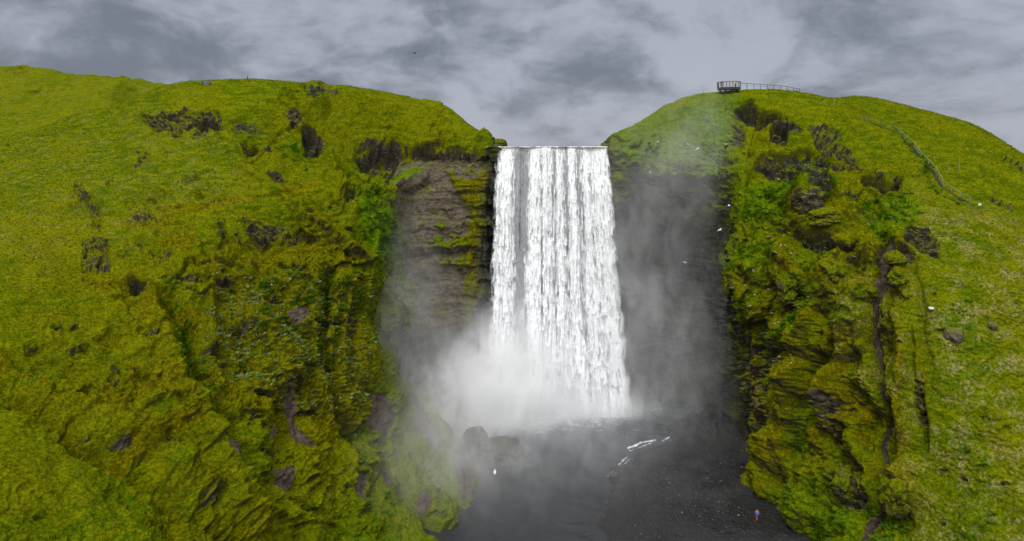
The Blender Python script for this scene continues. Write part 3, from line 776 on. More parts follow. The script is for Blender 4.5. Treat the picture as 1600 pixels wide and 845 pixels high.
def sheet(seed, n, yoff, opq, spd, gain):
    Fm = strands(seed, n, dens)*gain
    uw = UU+.030*fbm(UU*2.6, VV*2.4, VV*0+4, 4)*(.15+VV)
    colw = np.interp(uw, *dens)
    stream = fbm(UU*34, VV*1.1, VV*0+seed*.1, 4, .6)              # long threads that keep their place
    thr = billow(UU*120+seed, VV*6, VV*0+seed, 2)*(1-VV)**2
    cl_ = fbm(UU*20+seed*3.1+stream, VV*11-.6*UU, VV*0, 5, .6)    # clots of foam
    clot = fbm(UU*8+seed, VV*6-.8*np.abs(fbm(UU*11, VV*1.5, VV*0, 3)), VV*0+1, 4, .6)
    Fm = Fm*(.25+.9*colw)+.22*thr+.26*cl_*(.4+VV)+.30*stream+.30*clot*sstep(.1, .5, VV)
    Fm += .95*(colw-.58)*(1-.45*VV)
    Fm += .22*sstep(.25, .9, VV)
    Fm += .6*np.exp(-(VV/.012)**2)*(UU < .5)+.25*np.exp(-(VV/.02)**2)
    xt = (772-800)/F0*143.5+UU*(950-772)/F0*143.5
    xb = (764-800)/F0*138+UU*(978-764)/F0*138
    xt = xt+(UU-.5)*spd*.3; xb = xb+(UU-.5)*spd*1.5-spd*.2
    s = VV**1.5
    X = xt*(1-s)+xb*s
    X += ((UU-.5)*2)**5*(.5+.7*fbm(VV*14, VV*0+seed, UU*3, 4))*VV*1.3
    X += .35*fbm(UU*9+seed, VV*5, VV*0+seed, 3)*sstep(.05, .5, VV)
    Yc = 143.9-(1.5*np.sqrt(VV+.0005)+4.2*VV**1.2)-yoff*sstep(0, .2, VV)
    bow = .9*np.sin(UU*9)*.5+.5*np.sin(UU*23+1)
    Y = Yc+bow*.4-.55*np.clip(Fm, 0, 1.4)*(.25+VV)
    notch = .22*fbm(UU*7, UU*0+2.2, UU*0, 4)-.10*sstep(.1, .5, fbm(UU*22, UU*0+7, UU*0, 2))
    Z = (59.72+notch)*(1-VV)
    Z = Z + VV*(-.3)
    a = np.clip(opq+(Fm-.15)*1.8, 0, 1)
    edge = sstep(0, .035+.03*VV, UU+.02*fbm(UU*4, VV*22, VV*0+seed, 3))*sstep(0, .02+.05*VV, 1-UU+.015*fbm(UU*4+9, VV*22, VV*0+seed, 3))
    ragged = .35+.65*sstep(-.15, .35, Fm-.15)
    a = a*edge*np.where(edge < .98, ragged, 1)
    # the thin left stream breaks up before it lands
    return np.stack([X, Y, Z], -1), np.stack([np.clip(Fm, 0, 1), a, a*0], -1).astype(np.float32)
FM = fall_mat()
vs, at_, qs = [], [], []
for (sd, n, yo, op, spd, gn) in [(11, 4200, 0, 2.0, 0, .85), (12, 5200, .9, -.05, .5, 1.0), (13, 3600, 1.8, -.35, 1.3, .9), (14, 2600, 2.6, -.6, 2.2, .9)]:
    P_, a_ = sheet(sd, n, yo, op, spd, gn)
    base = sum(len(v) for v in vs)
    idx = np.arange(NU*NV).reshape(NU, NV)+base
    vs.append(P_.reshape(-1, 3)); at_.append(a_.reshape(-1, 3))
    qs.append(np.stack([idx[:-1, :-1], idx[1:, :-1], idx[1:, 1:], idx[:-1, 1:]], -1).reshape(-1, 4))
V_ = np.concatenate(vs).astype(np.float32); A_ = np.concatenate(at_); Q_ = np.concatenate(qs)
me = bpy.data.meshes.new('waterfall')
me.vertices.add(len(V_)); me.vertices.foreach_set('co', V_.ravel())
me.loops.add(Q_.size); me.loops.foreach_set('vertex_index', Q_.ravel().astype(np.int32))
me.polygons.add(len(Q_)); me.polygons.foreach_set('loop_start', (np.arange(len(Q_))*4).astype(np.int32))
me.update(calc_edges=True); me.polygons.foreach_set('use_smooth', np.ones(len(Q_), bool))
at2 = me.attributes.new('foam', 'FLOAT_COLOR', 'POINT'); full = np.ones((len(V_), 4), np.float32); full[:, :3] = A_; at2.data.foreach_set('color', full.ravel())
me.materials.append(FM); wf = bpy.data.objects.new('waterfall', me); COL.objects.link(wf)
wf['kind'] = 'structure'

# ------------------------------------------------------------------ spray
def mist_mat(name, blobs, noise_scale, stretch, lo, hi, aniso=-.1, floor=.35):
    m, nt = newmat(name); N = NT(nt)
    geo = N.n('ShaderNodeNewGeometry'); P = geo.outputs['Position']
    tot = None
    for (cx, cy, cz, sx, sy, sz, amp) in blobs:
        v = N.vmath('DIVIDE', N.vmath('SUBTRACT', P, (cx, cy, cz)), (sx, sy, sz))
        d2 = N.vmath('DOT_PRODUCT', v, v)
        e = N.math('MULTIPLY', N.math('EXPONENT', N.math('MULTIPLY', d2, -1.0)), amp)
        tot = e if tot is None else N.math('ADD', tot, e)
    nz = N.noise(N.scale(P, stretch), noise_scale, 3, .62, .8)
    f = N.ss(nz, lo, hi, floor, 1.6)
    dens_ = N.math('MULTIPLY', tot, f)
    dens_ = N.math('SUBTRACT', dens_, .0008); dens_ = N.math('MAXIMUM', dens_, 0.0)
    pv = N.n('ShaderNodeVolumePrincipled'); pv.inputs['Color'].default_value = (1, 1, 1, 1)
    pv.inputs['Anisotropy'].default_value = aniso
    N.l(dens_, pv.inputs['Density'])
    o = N.n('ShaderNodeOutputMaterial'); N.l(pv.outputs[0], o.inputs['Volume']); return m
def box(name, lo, hi, mat):
    (a, b, c), (d, e, f) = lo, hi
    me = bpy.data.meshes.new(name)
    me.from_pydata([(a,b,c),(d,b,c),(d,e,c),(a,e,c),(a,b,f),(d,b,f),(d,e,f),(a,e,f)], [], [(0,3,2,1),(4,5,6,7),(0,1,5,4),(1,2,6,5),(2,3,7,6),(3,0,4,7)])
    me.materials.append(mat); o = bpy.data.objects.new(name, me); COL.objects.link(o); return o
mist_blobs = [
    (-2, 133, 4, 11, 5, 9, .9),            # plume at the foot, left of centre
    (-12, 130, 3.5, 11, 7, 8.5, .17),
    (-1, 136, 15, 9, 3, 9, .14),
    (15, 136, 1.0, 10, 3.4, 3.2, 1.2),
    (25, 136, 22, 9, 5, 24, .042),       # veil right of the fall
    (36, 131, 16, 10, 8, 20, .022),
    (-22, 122, 20, 8, 8, 18, .024),      # drifting over the left apron
    (-13, 108, 6, 12, 12, 10, .030),
    (6, 120, 2, 22, 16, 5, .026),
    (41, 134, 58, 7, 6, 14, .018),       # wisps rising to the right
    (33, 136, 50, 11, 5, 12, .022),
]
MM = mist_mat('spray', mist_blobs, .22, (1.0, 1.0, .6), .36, .64)
mist = box('mist', (-38, 88, .35), (50, 143.0, 84), MM)
mist['kind'] = 'stuff'; mist['label'] = 'white spray drifting up from the foot of the waterfall'

# ------------------------------------------------------------------ things
class MB:
    def __init__(s): s.v = []; s.f = []
    def box(s, c, h, M=None):
        n = len(s.v)
        for dz in (-1, 1):
            for dx, dy in ((-1, -1), (1, -1), (1, 1), (-1, 1)):
                p = Vector((c[0]+dx*h[0], c[1]+dy*h[1], c[2]+dz*h[2])); s.v.append(M @ p if M else p)
        for q in ((0,3,2,1),(4,5,6,7),(0,1,5,4),(1,2,6,5),(2,3,7,6),(3,0,4,7)): s.f.append([n+i for i in q])
    def bar(s, a, b, r, r2=None, k=6):
        a, b = Vector(a), Vector(b); r2 = r if r2 is None else r2
        d = (b-a).normalized(); u = d.orthogonal().normalized(); w = d.cross(u); n = len(s.v)
        for p, rr in ((a, r), (b, r2)):
            for i in range(k):
                t = 2*math.pi*i/k; s.v.append(p+u*math.cos(t)*rr+w*math.sin(t)*rr)
        for i in range(k): s.f.append([n+i, n+(i+1) % k, n+k+(i+1) % k, n+k+i])
        s.f.append([n+i for i in range(k)][::-1]); s.f.append([n+k+i for i in range(k)])
    def build(s, name, mat, parent=None, smooth=False):
        me = bpy.data.meshes.new(name); me.from_pydata([tuple(p) for p in s.v], [], s.f); me.materials.append(mat)
        if smooth: me.polygons.foreach_set('use_smooth', [True]*len(me.polygons))
        o = bpy.data.objects.new(name, me); COL.objects.link(o); o.parent = parent; return o
def tag(o, label, cat, group=None):
    o['label'] = label; o['category'] = cat
    if group: o['group'] = group
    return o
def empty(name, loc, rz=0):
    o = bpy.data.objects.new(name, None); COL.objects.link(o); o.location = loc; o.rotation_euler.z = rz
    o.empty_display_size = .3; return o
M_wood = simple_mat('weathered_wood', (.035, .03, .028), .85, .4, 6)
M_steel = simple_mat('grey_rail', (.075, .08, .09), .6, .2, 4)
M_pale = simple_mat('pale_wood', (.20, .215, .13), .8, .25, 5)
M_white = simple_mat('white_paint', (.55, .55, .54), .6, .1, 4)
M_feather = simple_mat('white_feather', (.85, .85, .84), .8, .05, 4)
M_wing = simple_mat('grey_feather', (.30, .31, .33), .8, .2, 8)
M_dark = simple_mat('dark_feather', (.03, .03, .035), .8, .2, 8)
M_skin = simple_mat('skin', (.55, .36, .27), .6, .05, 4)
M_yellow = simple_mat('yellow_fabric', (.75, .45, .02), .8, .15, 5)
M_blk = simple_mat('black_fabric', (.025, .025, .03), .85, .2, 5)
M_red = simple_mat('red_fabric', (.42, .05, .04), .8, .15, 5)
M_blue = simple_mat('blue_fabric', (.025, .13, .50), .75, .15, 5)
M_hair = simple_mat('brown_hair', (.05, .03, .02), .8, .2, 9)
def rock_mat(name, a, b2, mossy):
    m, nt = newmat(name); N = NT(nt)
    geo = N.n('ShaderNodeNewGeometry'); P = geo.outputs['Position']
    sx = N.n('ShaderNodeSeparateXYZ'); N.l(geo.outputs['Normal'], sx.inputs[0])
    n1 = N.noise(P, 1.3, 6, .65); n2 = N.noise(P, 4.5, 4, .65)
    c = N.mix(N.ss(n1, .35, .65), a, b2)
    mf = N.math('MULTIPLY', N.ss(N.math('ADD', sx.outputs[2], N.math('MULTIPLY', n2, 1.0)), .7, 1.1), mossy)
    c = N.mix(mf, c, N.mix(n2, (.045, .06, .004), (.15, .13, .006)))
    b_ = N.n('ShaderNodeBump'); b_.inputs['Distance'].default_value = .35; N.l(N.math('ADD', n1, N.math('MULTIPLY', n2, .4)), b_.inputs['Height'])
    p = N.n('ShaderNodeBsdfPrincipled'); N.l(c, p.inputs['Base Color']); N.l(b_.outputs[0], p.inputs['Normal']); p.inputs['Roughness'].default_value = .8
    o = N.n('ShaderNodeOutputMaterial'); N.l(p.outputs[0], o.inputs[0]); return m
MR_wet = rock_mat('wet_basalt', (.022, .020, .018), (.065, .056, .046), .15)
MR_dry = rock_mat('grey_stone', (.05, .048, .045), (.13, .125, .115), .1)
MR_moss = rock_mat('mossy_rock', (.05, .04, .03), (.13, .10, .07), 1.0)
MR_pale = rock_mat('pale_stone', (.45, .45, .43), (.7, .7, .68), 0)
def boulder(loc, rx, ry, rz, mat, label, seed, group=None, cat='boulder', sub=5):
    import bmesh
    bm = bmesh.new(); bmesh.ops.create_icosphere(bm, subdivisions=sub, radius=1)
    V = np.array([v.co for v in bm.verts], np.float32)
    d = 1+.22*billow(V[:, 0]*.9+seed*3.7, V[:, 1]*.9, V[:, 2]*.9, 4)+.16*fbm(V[:, 0]*1.1+seed, V[:, 1]*1.1+9, V[:, 2]*1.1, 3)
    V = V*d[:, None]
    V = np.sign(V)*np.abs(V)**.88
    V *= np.array([rx, ry, rz])
    for v, p in zip(bm.verts, V): v.co = p
    me = bpy.data.meshes.new('boulder'); bm.to_mesh(me); bm.free(); me.materials.append(mat)
    me.polygons.foreach_set('use_smooth', [True]*len(me.polygons))
    o = bpy.data.objects.new('boulder', me); COL.objects.link(o); o.location = loc
    return tag(o, label, cat, group)
p = floorW(783, 722); boulder((p[0], p[1]+1.5, .9), 4.6, 3.2, 2.9, MR_wet, 'big dark boulder in the misty river beside the left bank', 1)
p = floorW(742, 712); boulder((p[0], p[1]+2, 1.5), 2.6, 2.6, 3.2, MR_wet, 'dark boulder against the left bank behind the big river boulder', 2)
p = floorW(829, 729); boulder((p[0], p[1], -.02), 1.0, .7, .32, MR_wet, 'low flat stone barely out of the water right of the big river boulder', 3, cat='stone', sub=4)
p = floorW(959, 741); boulder((p[0], p[1], .05), .9, .6, .4, MR_wet, 'small dark stone in the white rapids at the gravel edge', 4, cat='stone', sub=4)
p = floorW(1031, 662); boulder((p[0], p[1], .1), .9, .7, .45, MR_wet, 'small dark stone in the pool at the foot of the fall, far right', 5, cat='stone', sub=4)
rs = random.Random(5)
G_st = 'loose stones on the gravel bar'
srcs = []
for i in range(60):
    px = rs.uniform(975, 1165); py = rs.uniform(705, 843)
    if px < 1060-(py-690)*.9: continue
    p = floorW(px, py, .6); r_ = rs.uniform(.07, .19)
    if len(srcs) < 5:
        o = boulder((p[0], p[1], .55), .22, .2, .13, MR_dry if len(srcs) % 2 else MR_wet, 'small loose stone lying on the dark gravel bar', 20+i, G_st, 'stone', sub=2); o.name = 'stone'; srcs.append(o)
    else:
        o = rs.choice(srcs).copy(); COL.objects.link(o); o.location = (p[0], p[1], .55); s__ = r_/.18; o.scale = (s__, s__, s__); o.rotation_euler.z = rs.uniform(0, 6)
    gi = np.argmin(np.abs(gx-p[0])); gj = np.argmin(np.abs(gy-p[1])); o.location.z = float(GZ[gi, gj])+.03
for (px, py, r_, lab, sd) in [(1490, 522, 1.15, 'round mossy boulder on the open grass slope, larger of two', 31), (1550, 507, .62, 'small mossy boulder on the open grass slope, right of the larger one', 32)]:
    h, n_ = hit(px, py); boulder(h+Vector((0, 0, .1)), r_, r_, r_*.85, MR_moss, lab, sd)
h, n_ = hit(1453, 481); boulder(h+Vector((0, -.1, .1)), .42, .35, .22, MR_pale, 'pale stone lying alone on the grass slope above the mossy boulders', 33, cat='stone', sub=3)
h, n_ = hit(321, 132, 3); boulder(h+Vector((0, 1, .45)), 1.15, .9, .75, MR_dry, 'grey boulder on the skyline of the grassy left hill', 34)

# crags, mossy on top, that stand out of the right hillside
for (px, py, rx, ry, rz, dz, lab, sd) in [
    (1266, 318, 3.0, 2.4, 3.6, .2, 'pointed crag with a bare grey top below the dark overhang', 41),
    (1292, 340, 3.2, 2.2, 1.7, .0, 'rounded mossy crag just right of the pointed crag', 42),
    (1402, 409, 1.7, 1.5, 1.2, .3, 'upper mossy knob right of the brown cliff scar', 43),
    (1405, 437, 1.6, 1.5, 1.3, .3, 'lower round mossy knob right of the brown cliff scar', 44),
    (1352, 452, 2.2, 1.8, 1.8, .0, 'mossy crag at the left foot of the brown cliff scar', 45),
    (1234, 446, 2.0, 1.7, 3.0, .0, 'tall mossy pillar with a bare brown face near the cliff edge', 46),
    (1308, 425, 2.4, 2.0, 2.3, .0, 'broad mossy crag between the brown pillar and the gully', 47),
    (1404, 770, 2.5, 2.1, 3.0, -.4, 'large moss covered crag beside the gully at the lower right', 48),
    (1325, 748, 2.2, 1.9, 2.8, -.5, 'mossy crag left of the gully at the lower right', 49),
    (1442, 362, 2.2, 1.8, 1.6, -.3, 'bare dark rock outcrop at the top right of the gully', 50)]:
    h, n_ = hit(px, py); rx *= .8; ry *= .9; rz *= .85
    o = boulder(h+Vector((0, ry*.45, dz-rz*.15)), rx, ry, rz, MT, lab, sd, cat='crag', sub=6); o.name = 'crag'
    me = o.data; nv = len(me.vertices); co_ = np.zeros(nv*3, np.float32); me.vertices.foreach_get('co', co_); co_ = co_.reshape(-1, 3)
    r3 = co_/(np.linalg.norm(co_, axis=1)[:, None]+1e-6); w3 = co_+np.array(h)
    dd = .45*(saw(w3[:, 2]/2.2+.9*fbm(w3[:, 0]*.25, w3[:, 1]*.25, w3[:, 2]*.15, 3), .2)-.5)+.35*fbm(w3[:, 0]*.55, w3[:, 1]*.55, w3[:, 2]*.3, 3)+.10*fbm(w3[:, 0]*2.2, w3[:, 1]*2.2, w3[:, 2]*1.6, 3)
    co_ += r3*dd[:, None]*min(1, rx/1.7); me.vertices.foreach_set('co', co_.ravel()); me.update()
    for nm, cc_ in (('maskA', (.8 if sd in (41, 50) else .36, 0, .35, 0)), ('maskB', (.55, .15, 0, 1))):
        at = me.attributes.new(nm, 'FLOAT_COLOR', 'POINT'); at.data.foreach_set('color', np.tile(np.array(cc_, np.float32), (nv, 1)).ravel())

# posts on the skyline and the slope
def post(px, py0, hgt, r, mat, lab, lean=0, Yoff=0, cat='post', name='fence_post'):
    h, n_ = hit(px, py0, 3)
    m_ = MB(); m_.bar((0, 0, -.4), (lean*hgt, 0, hgt), r, r*.85, 8)
    m_.bar((lean*hgt, 0, hgt), (lean*hgt, 0, hgt+r*.8), r*.85, r*.3, 8)
    o = m_.build(name, mat); o.location = h+Vector((0, Yoff, 0)); return tag(o, lab, cat)
post(388, 126.5, 1.5, .13, M_wood, 'thick dark leaning post on the skyline of the left hill', -.25)
post(361, 126, .75, .05, M_wood, 'thin short post on the left hill skyline between the boulder and the leaning post')
post(399.5, 126, .65, .05, M_wood, 'thin post just right of the leaning post, left of the pair')
post(403, 126, .8, .05, M_wood, 'thin post just right of the leaning post, right of the pair')
post(1098, 146, .9, .06, M_wood, 'short post on the skyline left of the viewing platform')
post(1289, 160, 1.0, .05, M_pale, 'pale upright post right of the end of the skyline railing')
post(1303, 162, 1.4, .06, M_pale, 'pale leaning post near the skyline right of the railing', .3)
post(1347, 186, 1.1, .05, M_pale, 'pale post beside the upper part of the path')
post(1482, 266, 1.0, .05, M_pale, 'thin pale post alone right of the stairway, left of two')
post(1497, 266, 1.5, .06, M_pale, 'taller pale post right of the stairway, right of two')
# sign
h, n_ = hit(1530, 325); t = empty('path_sign', h); tag(t, 'small white sign on a post at the lower end of the hillside stairway', 'sign')
m_ = MB(); m_.bar((0, 0, -.3), (0, 0, .7), .05); m_.build('post', M_wood, t)
m_ = MB(); m_.box((0, -.06, .78), (.28, .025, .22)); m_.build('sign_panel', M_white, t)

# viewing platform
PB = Vector(W(1139, 137.3, 153))
pl = empty('viewing_platform', PB, math.radians(-14)); tag(pl, 'dark viewing platform with a railing on the brink above the cliff', 'viewing platform')
dk = [(-2.7, .8), (-2.5, -.6), (-1.5, -1.5), (0, -1.85), (1.5, -1.6), (2.6, -.8), (2.7, .8), (2.6, 1.9), (-2.6, 1.9)]
m_ = MB(); n_ = len(dk)
for zz in (-.55, 0): m_.v += [Vector((a, b_, zz)) for a, b_ in dk]
m_.f = [list(range(n_))[::-1], [n_+i for i in range(n_)]]+[[i, (i+1) % n_, n_+(i+1) % n_, n_+i] for i in range(n_)]
deck = m_.build('deck', M_wood, pl)
m_ = MB()
for i in range(7): m_.bar((*dk[i], 1.35), (*dk[i+1 if i < 6 else 7], 1.35), .075)
m_.build('top_rail', M_wood, pl)
m_ = MB()
for hh in (.35, .7, 1.0):
    for i in range(6): m_.bar((*dk[i], hh), (*dk[i+1], hh), .018)
m_.build('wire_rail', M_wood, pl)
for i in range(7):
    pts_ = [dk[i]] if i == 6 else [dk[i], ((dk[i][0]+dk[i+1][0])/2, (dk[i][1]+dk[i+1][1])/2)]
    for q in pts_:
        m_ = MB(); m_.bar((*q, -.2), (*q, 1.37), .075); m_.build('post', M_wood, pl)
for xx in (-2.1, -.8, .6, 2.0):
    m_ = MB(); m_.box((xx, .1, -.68), (.12, 1.6, .14)); m_.bar((xx, -1.0, -.5), (xx*.6, .7, -3.0), .15); m_.bar((xx, .4, -.5), (xx*.8, .5, -3.0), .15)
    m_.build('support_beam', M_wood, pl)

# railing along the skyline
fp = [(1157,139,153),(1167,139.5,154),(1178,140,154.5),(1188,141,155),(1199,141,155),(1209,141.5,155),(1220,142,155.5),(1230,143,156),(1240,144.5,156),(1249.5,146,156)]
tops = [131.7,132.2,133,133.6,134.4,135,135.8,137,139,140.8]
t = empty('fence', W(*fp[0])); tag(t, 'long grey railing along the skyline right of the viewing platform', 'railing')
B0 = Vector(W(*fp[0])); tp = []
for (a, b_, c_), ty in zip(fp, tops):
    base_ = Vector(W(a, b_+2, c_-1.5))-B0; top_ = Vector(W(a, ty-1.2, c_-1.5))-B0; tp.append(top_)
    m_ = MB(); m_.bar(base_, top_, .07); m_.build('post', M_steel, t)
m_ = MB()
for a, b_ in zip(tp[:-1], tp[1:]): m_.bar(a, b_, .065)
m_.build('top_rail', M_steel, t)
m_ = MB()
for a, b_ in zip(tp[:-1], tp[1:]): m_.bar(a-Vector((0, 0, .5)), b_-Vector((0, 0, .5)), .02)
m_.build('wire_rail', M_steel, t)

# stairway down the hillside
sp_ = [(1352,188),(1375,196),(1402,206),(1413,217),(1424,230),(1436,243),(1448,257),(1457,268),(1462,278),(1470,290),(1482,299),(1497,308),(1512,316),(1526,322)]
path3 = [hit(a, b_)[0] for a, b_ in sp_]
B0 = path3[0].copy(); t = empty('stairway', B0); tag(t, 'wooden stairway with a pale handrail climbing the grassy right hillside', 'stairway')
def along(pts, step):
    out = []; 
    for a, b_ in zip(pts[:-1], pts[1:]):
        L_ = (b_-a).length; k = max(1, int(L_/step))
        for i in range(k): out.append((a+(b_-a)*(i/k), (b_-a).normalized()))
    return out
m_ = MB(); side0 = None
for q, d in along(path3, .45):
    dh = Vector((d.x, d.y, 0)).normalized(); 
    Mx = Matrix.Translation(q-B0+Vector((0, 0, .03))) @ Matrix.Rotation(math.atan2(dh.y, dh.x), 4, 'Z')
    m_.box((0, 0, 0), (.13, .30, .06), Mx)
m_.build('steps', M_wood, t)
tops2 = []
for q, d in along(path3, 2.0):
    dh = Vector((d.x, d.y, 0)).normalized(); sd2 = Vector((-dh.y, dh.x, 0))
    if sd2.x < 0: sd2 = -sd2
    b0 = q-B0+sd2*.5
    m_ = MB(); m_.bar(b0-Vector((0, 0, .4)), b0+Vector((0, 0, 1.0)), .05); m_.build('post', M_pale, t); tops2.append(b0+Vector((0, 0, 1.0)))
m_ = MB()
for a, b_ in zip(tops2[:-1], tops2[1:]): m_.bar(a, b_, .045)
m_.build('handrail', M_pale, t)

# birds
def gull(name, flying, mats, span=1.05):
    t = empty(name, (0, 0, 0))
    def loft(secs, k=8):
        m_ = MB()
        for (c_, rw, rh) in secs:
            for i in range(k):
                a = 2*math.pi*i/k; m_.v.append(Vector((c_[0]+math.cos(a)*rw, c_[1], c_[2]+math.sin(a)*rh)))
        for s_i in range(len(secs)-1):
            for i in range(k): m_.f.append([s_i*k+i, s_i*k+(i+1) % k, (s_i+1)*k+(i+1) % k, (s_i+1)*k+i])
        m_.f.append(list(range(k))[::-1]); m_.f.append([(len(secs)-1)*k+i for i in range(k)]); return m_
    up_ = 0 if flying else .10
    body = loft([((0, -.27, .06+up_*1.6), .008, .006), ((0, -.22, .06+up_*1.6), .03, .03), ((0, -.17, .055+up_*1.5), .045, .045), ((0, -.11, .03+up_*1.2), .045, .05),
                 ((0, -.03, up_), .085, .08), ((0, .07, up_), .085, .075), ((0, .17, up_+.01), .05, .04), ((0, .27, up_+.02), .055, .01)])
    b_ = body.build('body', mats[0], t, True)
    for s_ in (-1, 1):
        m_ = MB()
        if flying:
            secs = [((s_*.05, -.05, .03), .17), ((s_*span*.22, -.09, .13), .16), ((s_*span*.36, -.04, .12), .12), ((s_*span*.5, .09, .06), .02)]
        else:
            secs = [((s_*.07, -.08, up_+.03), .10), ((s_*.085, .02, up_+.04), .13), ((s_*.06, .16, up_+.03), .10), ((s_*.02, .34, up_+.02), .02)]
        for (c_, w) in secs:
            for dz in (-.012, .012):
                for dy in (-w*.35, w*.65):
                    m_.v.append(Vector((c_[0], c_[1]+dy, c_[2]+dz)) if flying else Vector((c_[0]+dz, c_[1], c_[2]+dy*.8)))
        for i in range(len(secs)-1):
            a = i*4; b2 = a+4
            for (p_, q_) in ((0, 1), (1, 3), (3, 2), (2, 0)): m_.f.append([a+p_, a+q_, b2+q_, b2+p_])
        m_.f.append([0, 1, 3, 2]); e_ = (len(secs)-1)*4; m_.f.append([e_, e_+1, e_+3, e_+2])
        m_.build('wing', mats[1], t)
    return t
def place_tree(t, loc, rot, sc=1.0, first=False):
    if first: r_ = t
    else:
        r_ = t.copy(); COL.objects.link(r_)
        for ch in list(t.children):
            c_ = ch.copy(); COL.objects.link(c_); c_.parent = r_
    r_.location = loc; r_.rotation_euler = rot; r_.scale = (sc,)*3; return r_
gs = gull('seabird', False, (M_feather, M_wing)); used = False
groupsit = [
 ('white seabird resting on the mossy crags right of the waterfall', 'seabirds on the right cliff',
  [(1160,433),(1176,424),(1163,446),(1184,443),(1179,461),(1164,461),(1200,452),(1209,486),(1205,490),(1209,506),(1216,503),(1217,557),(1234,554),(1235,569),(1207,563),(1246,481),(1254,466),(1262,464),(1211,397),(1225,385),(1224,370),(1221,361),(1243,408),(1235,397),(1201,372),(1288,389),(1333,404),(1184,191),(1198,220),(1215,267),(1216,282),(1220,385),(1196,425),(1172,478)]),
 ('white seabird resting on the grassy cliff left of the waterfall', 'seabirds on the left cliff',
  [(424,446),(388,448),(454,436),(457,470),(588,463),(584,472),(641,493),(533,622),(550,622),(443,215),(549,170),(620,249),(609,268),(620,343),(722,247),(600,300),(660,330),(506,228)])]
for lab, grp, pts_ in groupsit:
    for (a, b_) in pts_:
        h, nn = hit(a, b_, 1.2)
        o = place_tree(gs, h+Vector((0, -.15, .12)), (0, 0, rs.uniform(0, 6.28)), rs.uniform(.7, .95), not used); used = True
        tag(o, lab, 'bird', grp)
gf = gull('seabird', True, (M_feather, M_feather)); used = False
for (a, b_, Y) in [(1028,222,118),(1075,226,120),(1090,233,116),(1134,226,122),(1016,270,118),(1139,322,112),(1125,360,112)]:
    o = place_tree(gf, W(a, b_, Y), (rs.uniform(-.3, .3), rs.uniform(-.5, .5), rs.uniform(0, 6.28)), 1.0, not used); used = True
    tag(o, 'white seabird gliding in the spray above the dark hollow right of the fall', 'bird', 'seabirds flying right of the fall')
o = place_tree(gf, W(1070, 411, 108), (0, .3, .6), 1.15); tag(o, 'white seabird flying low in front of the grey mist, alone right of the fall', 'bird')
o = place_tree(gf, W(773, 737, 100), (0, -.5, 1.6), 1.0); tag(o, 'white seabird flying over the dark river in front of the big boulder', 'bird')
gd = gull('seabird', True, (M_dark, M_dark), 1.3)
place_tree(gd, W(648, 83.5, 58), (math.radians(10), math.radians(-14), math.radians(18)), 1.0, True); tag(gd, 'dark bird gliding alone in the cloudy sky, wings spread', 'bird')

# people
def skin_mesh(name, J, E, mat, parent, sub=2):
    me = bpy.data.meshes.new(name); me.from_pydata([j[:3] for j in J], E and [e for e in E], []); me.materials.append(mat)
    o = bpy.data.objects.new(name, me); COL.objects.link(o); o.parent = parent
    sk = o.modifiers.new('s', 'SKIN'); sk.use_smooth_shade = True
    for i, j in enumerate(J):
        me.skin_vertices[0].data[i].radius = (j[3], j[4] if len(j) > 4 else j[3])
    me.skin_vertices[0].data[0].use_root = True
    ss_ = o.modifiers.new('u', 'SUBSURF'); ss_.levels = sub; ss_.render_levels = sub; return o
def person(loc, rz, lab, jacket, trousers, hood=None, walk=.1, armpose=0):
    t = empty('person', loc, rz); tag(t, lab, 'person')
    w_ = walk
    # faces -y
    J = [(0,0,.95,.15,.11),(0,.01,1.15,.13,.10),(0,.01,1.36,.17,.11),(0,0,1.48,.07,.07),(0,-.01,1.58,.075,.085),(0,-.01,1.68,.085,.10),(0,0,1.75,.05,.06),
         (-.10,-w_*.4,.80,.09,.09),(-.10,-w_,.48,.06,.06),(-.10,-w_*.6,.09,.045,.045),(-.10,-w_*.6-.16,.045,.04,.035),
         (.10,w_*.4,.80,.09,.09),(.10,w_*.5,.48,.06,.06),(.10,w_*1.2,.09,.045,.045),(.10,w_*1.2-.16,.045,.04,.035),
         (-.21,0,1.40,.055,.055),(-.27,.02,1.14,.045,.045),(-.25,-.10-armpose,.92+armpose,.035,.035),(-.25,-.16-armpose,.84+armpose,.03,.02),
         (.21,0,1.40,.055,.055),(.27,.02,1.14,.045,.045),(.25,-.10-armpose,.92+armpose,.035,.035),(.25,-.16-armpose,.84+armpose,.03,.02)]
    E = [(0,1),(1,2),(2,3),(3,4),(4,5),(5,6),(0,7),(7,8),(8,9),(9,10),(0,11),(11,12),(12,13),(13,14),(2,15),(15,16),(16,17),(17,18),(2,19),(19,20),(20,21),(21,22)]
    skin_mesh('body', J, E, M_skin, t)
    def grow(idx, g):
        mp = {i: k for k, i in enumerate(idx)}
        return [(*J[i][:3], J[i][3]+g, J[i][4]+g) for i in idx], [(mp[a], mp[b_]) for a, b_ in E if a in mp and b_ in mp]
    a_, e_ = grow([0, 1, 2, 15, 16, 17, 19, 20, 21], .035); skin_mesh('jacket', a_, e_, jacket, t)
    a_, e_ = grow([0, 7, 8, 9, 11, 12, 13], .02); skin_mesh('trousers', a_, e_, trousers, t)
    m_ = MB(); 
    for sgn, yy in ((-1, -w_*.6), (1, w_*1.2)): m_.box((sgn*.10, yy-.06, .05), (.055, .14, .05))
    m_.build('shoes', M_blk, t)
    jh = [(0,.035,1.60,.085,.08),(0,.03,1.70,.10,.10),(0,.02,1.77,.07,.08)]
    skin_mesh('hood' if hood else 'hair', jh, [(0,1),(1,2)], hood or M_hair, t)
    return t
rot = Matrix.Rotation(math.radians(-14), 4, 'Z')
person(PB+rot @ Vector((1.55, .2, 0)), math.radians(20), 'person in a yellow jacket standing at the right end of the viewing platform', M_yellow, M_blk)
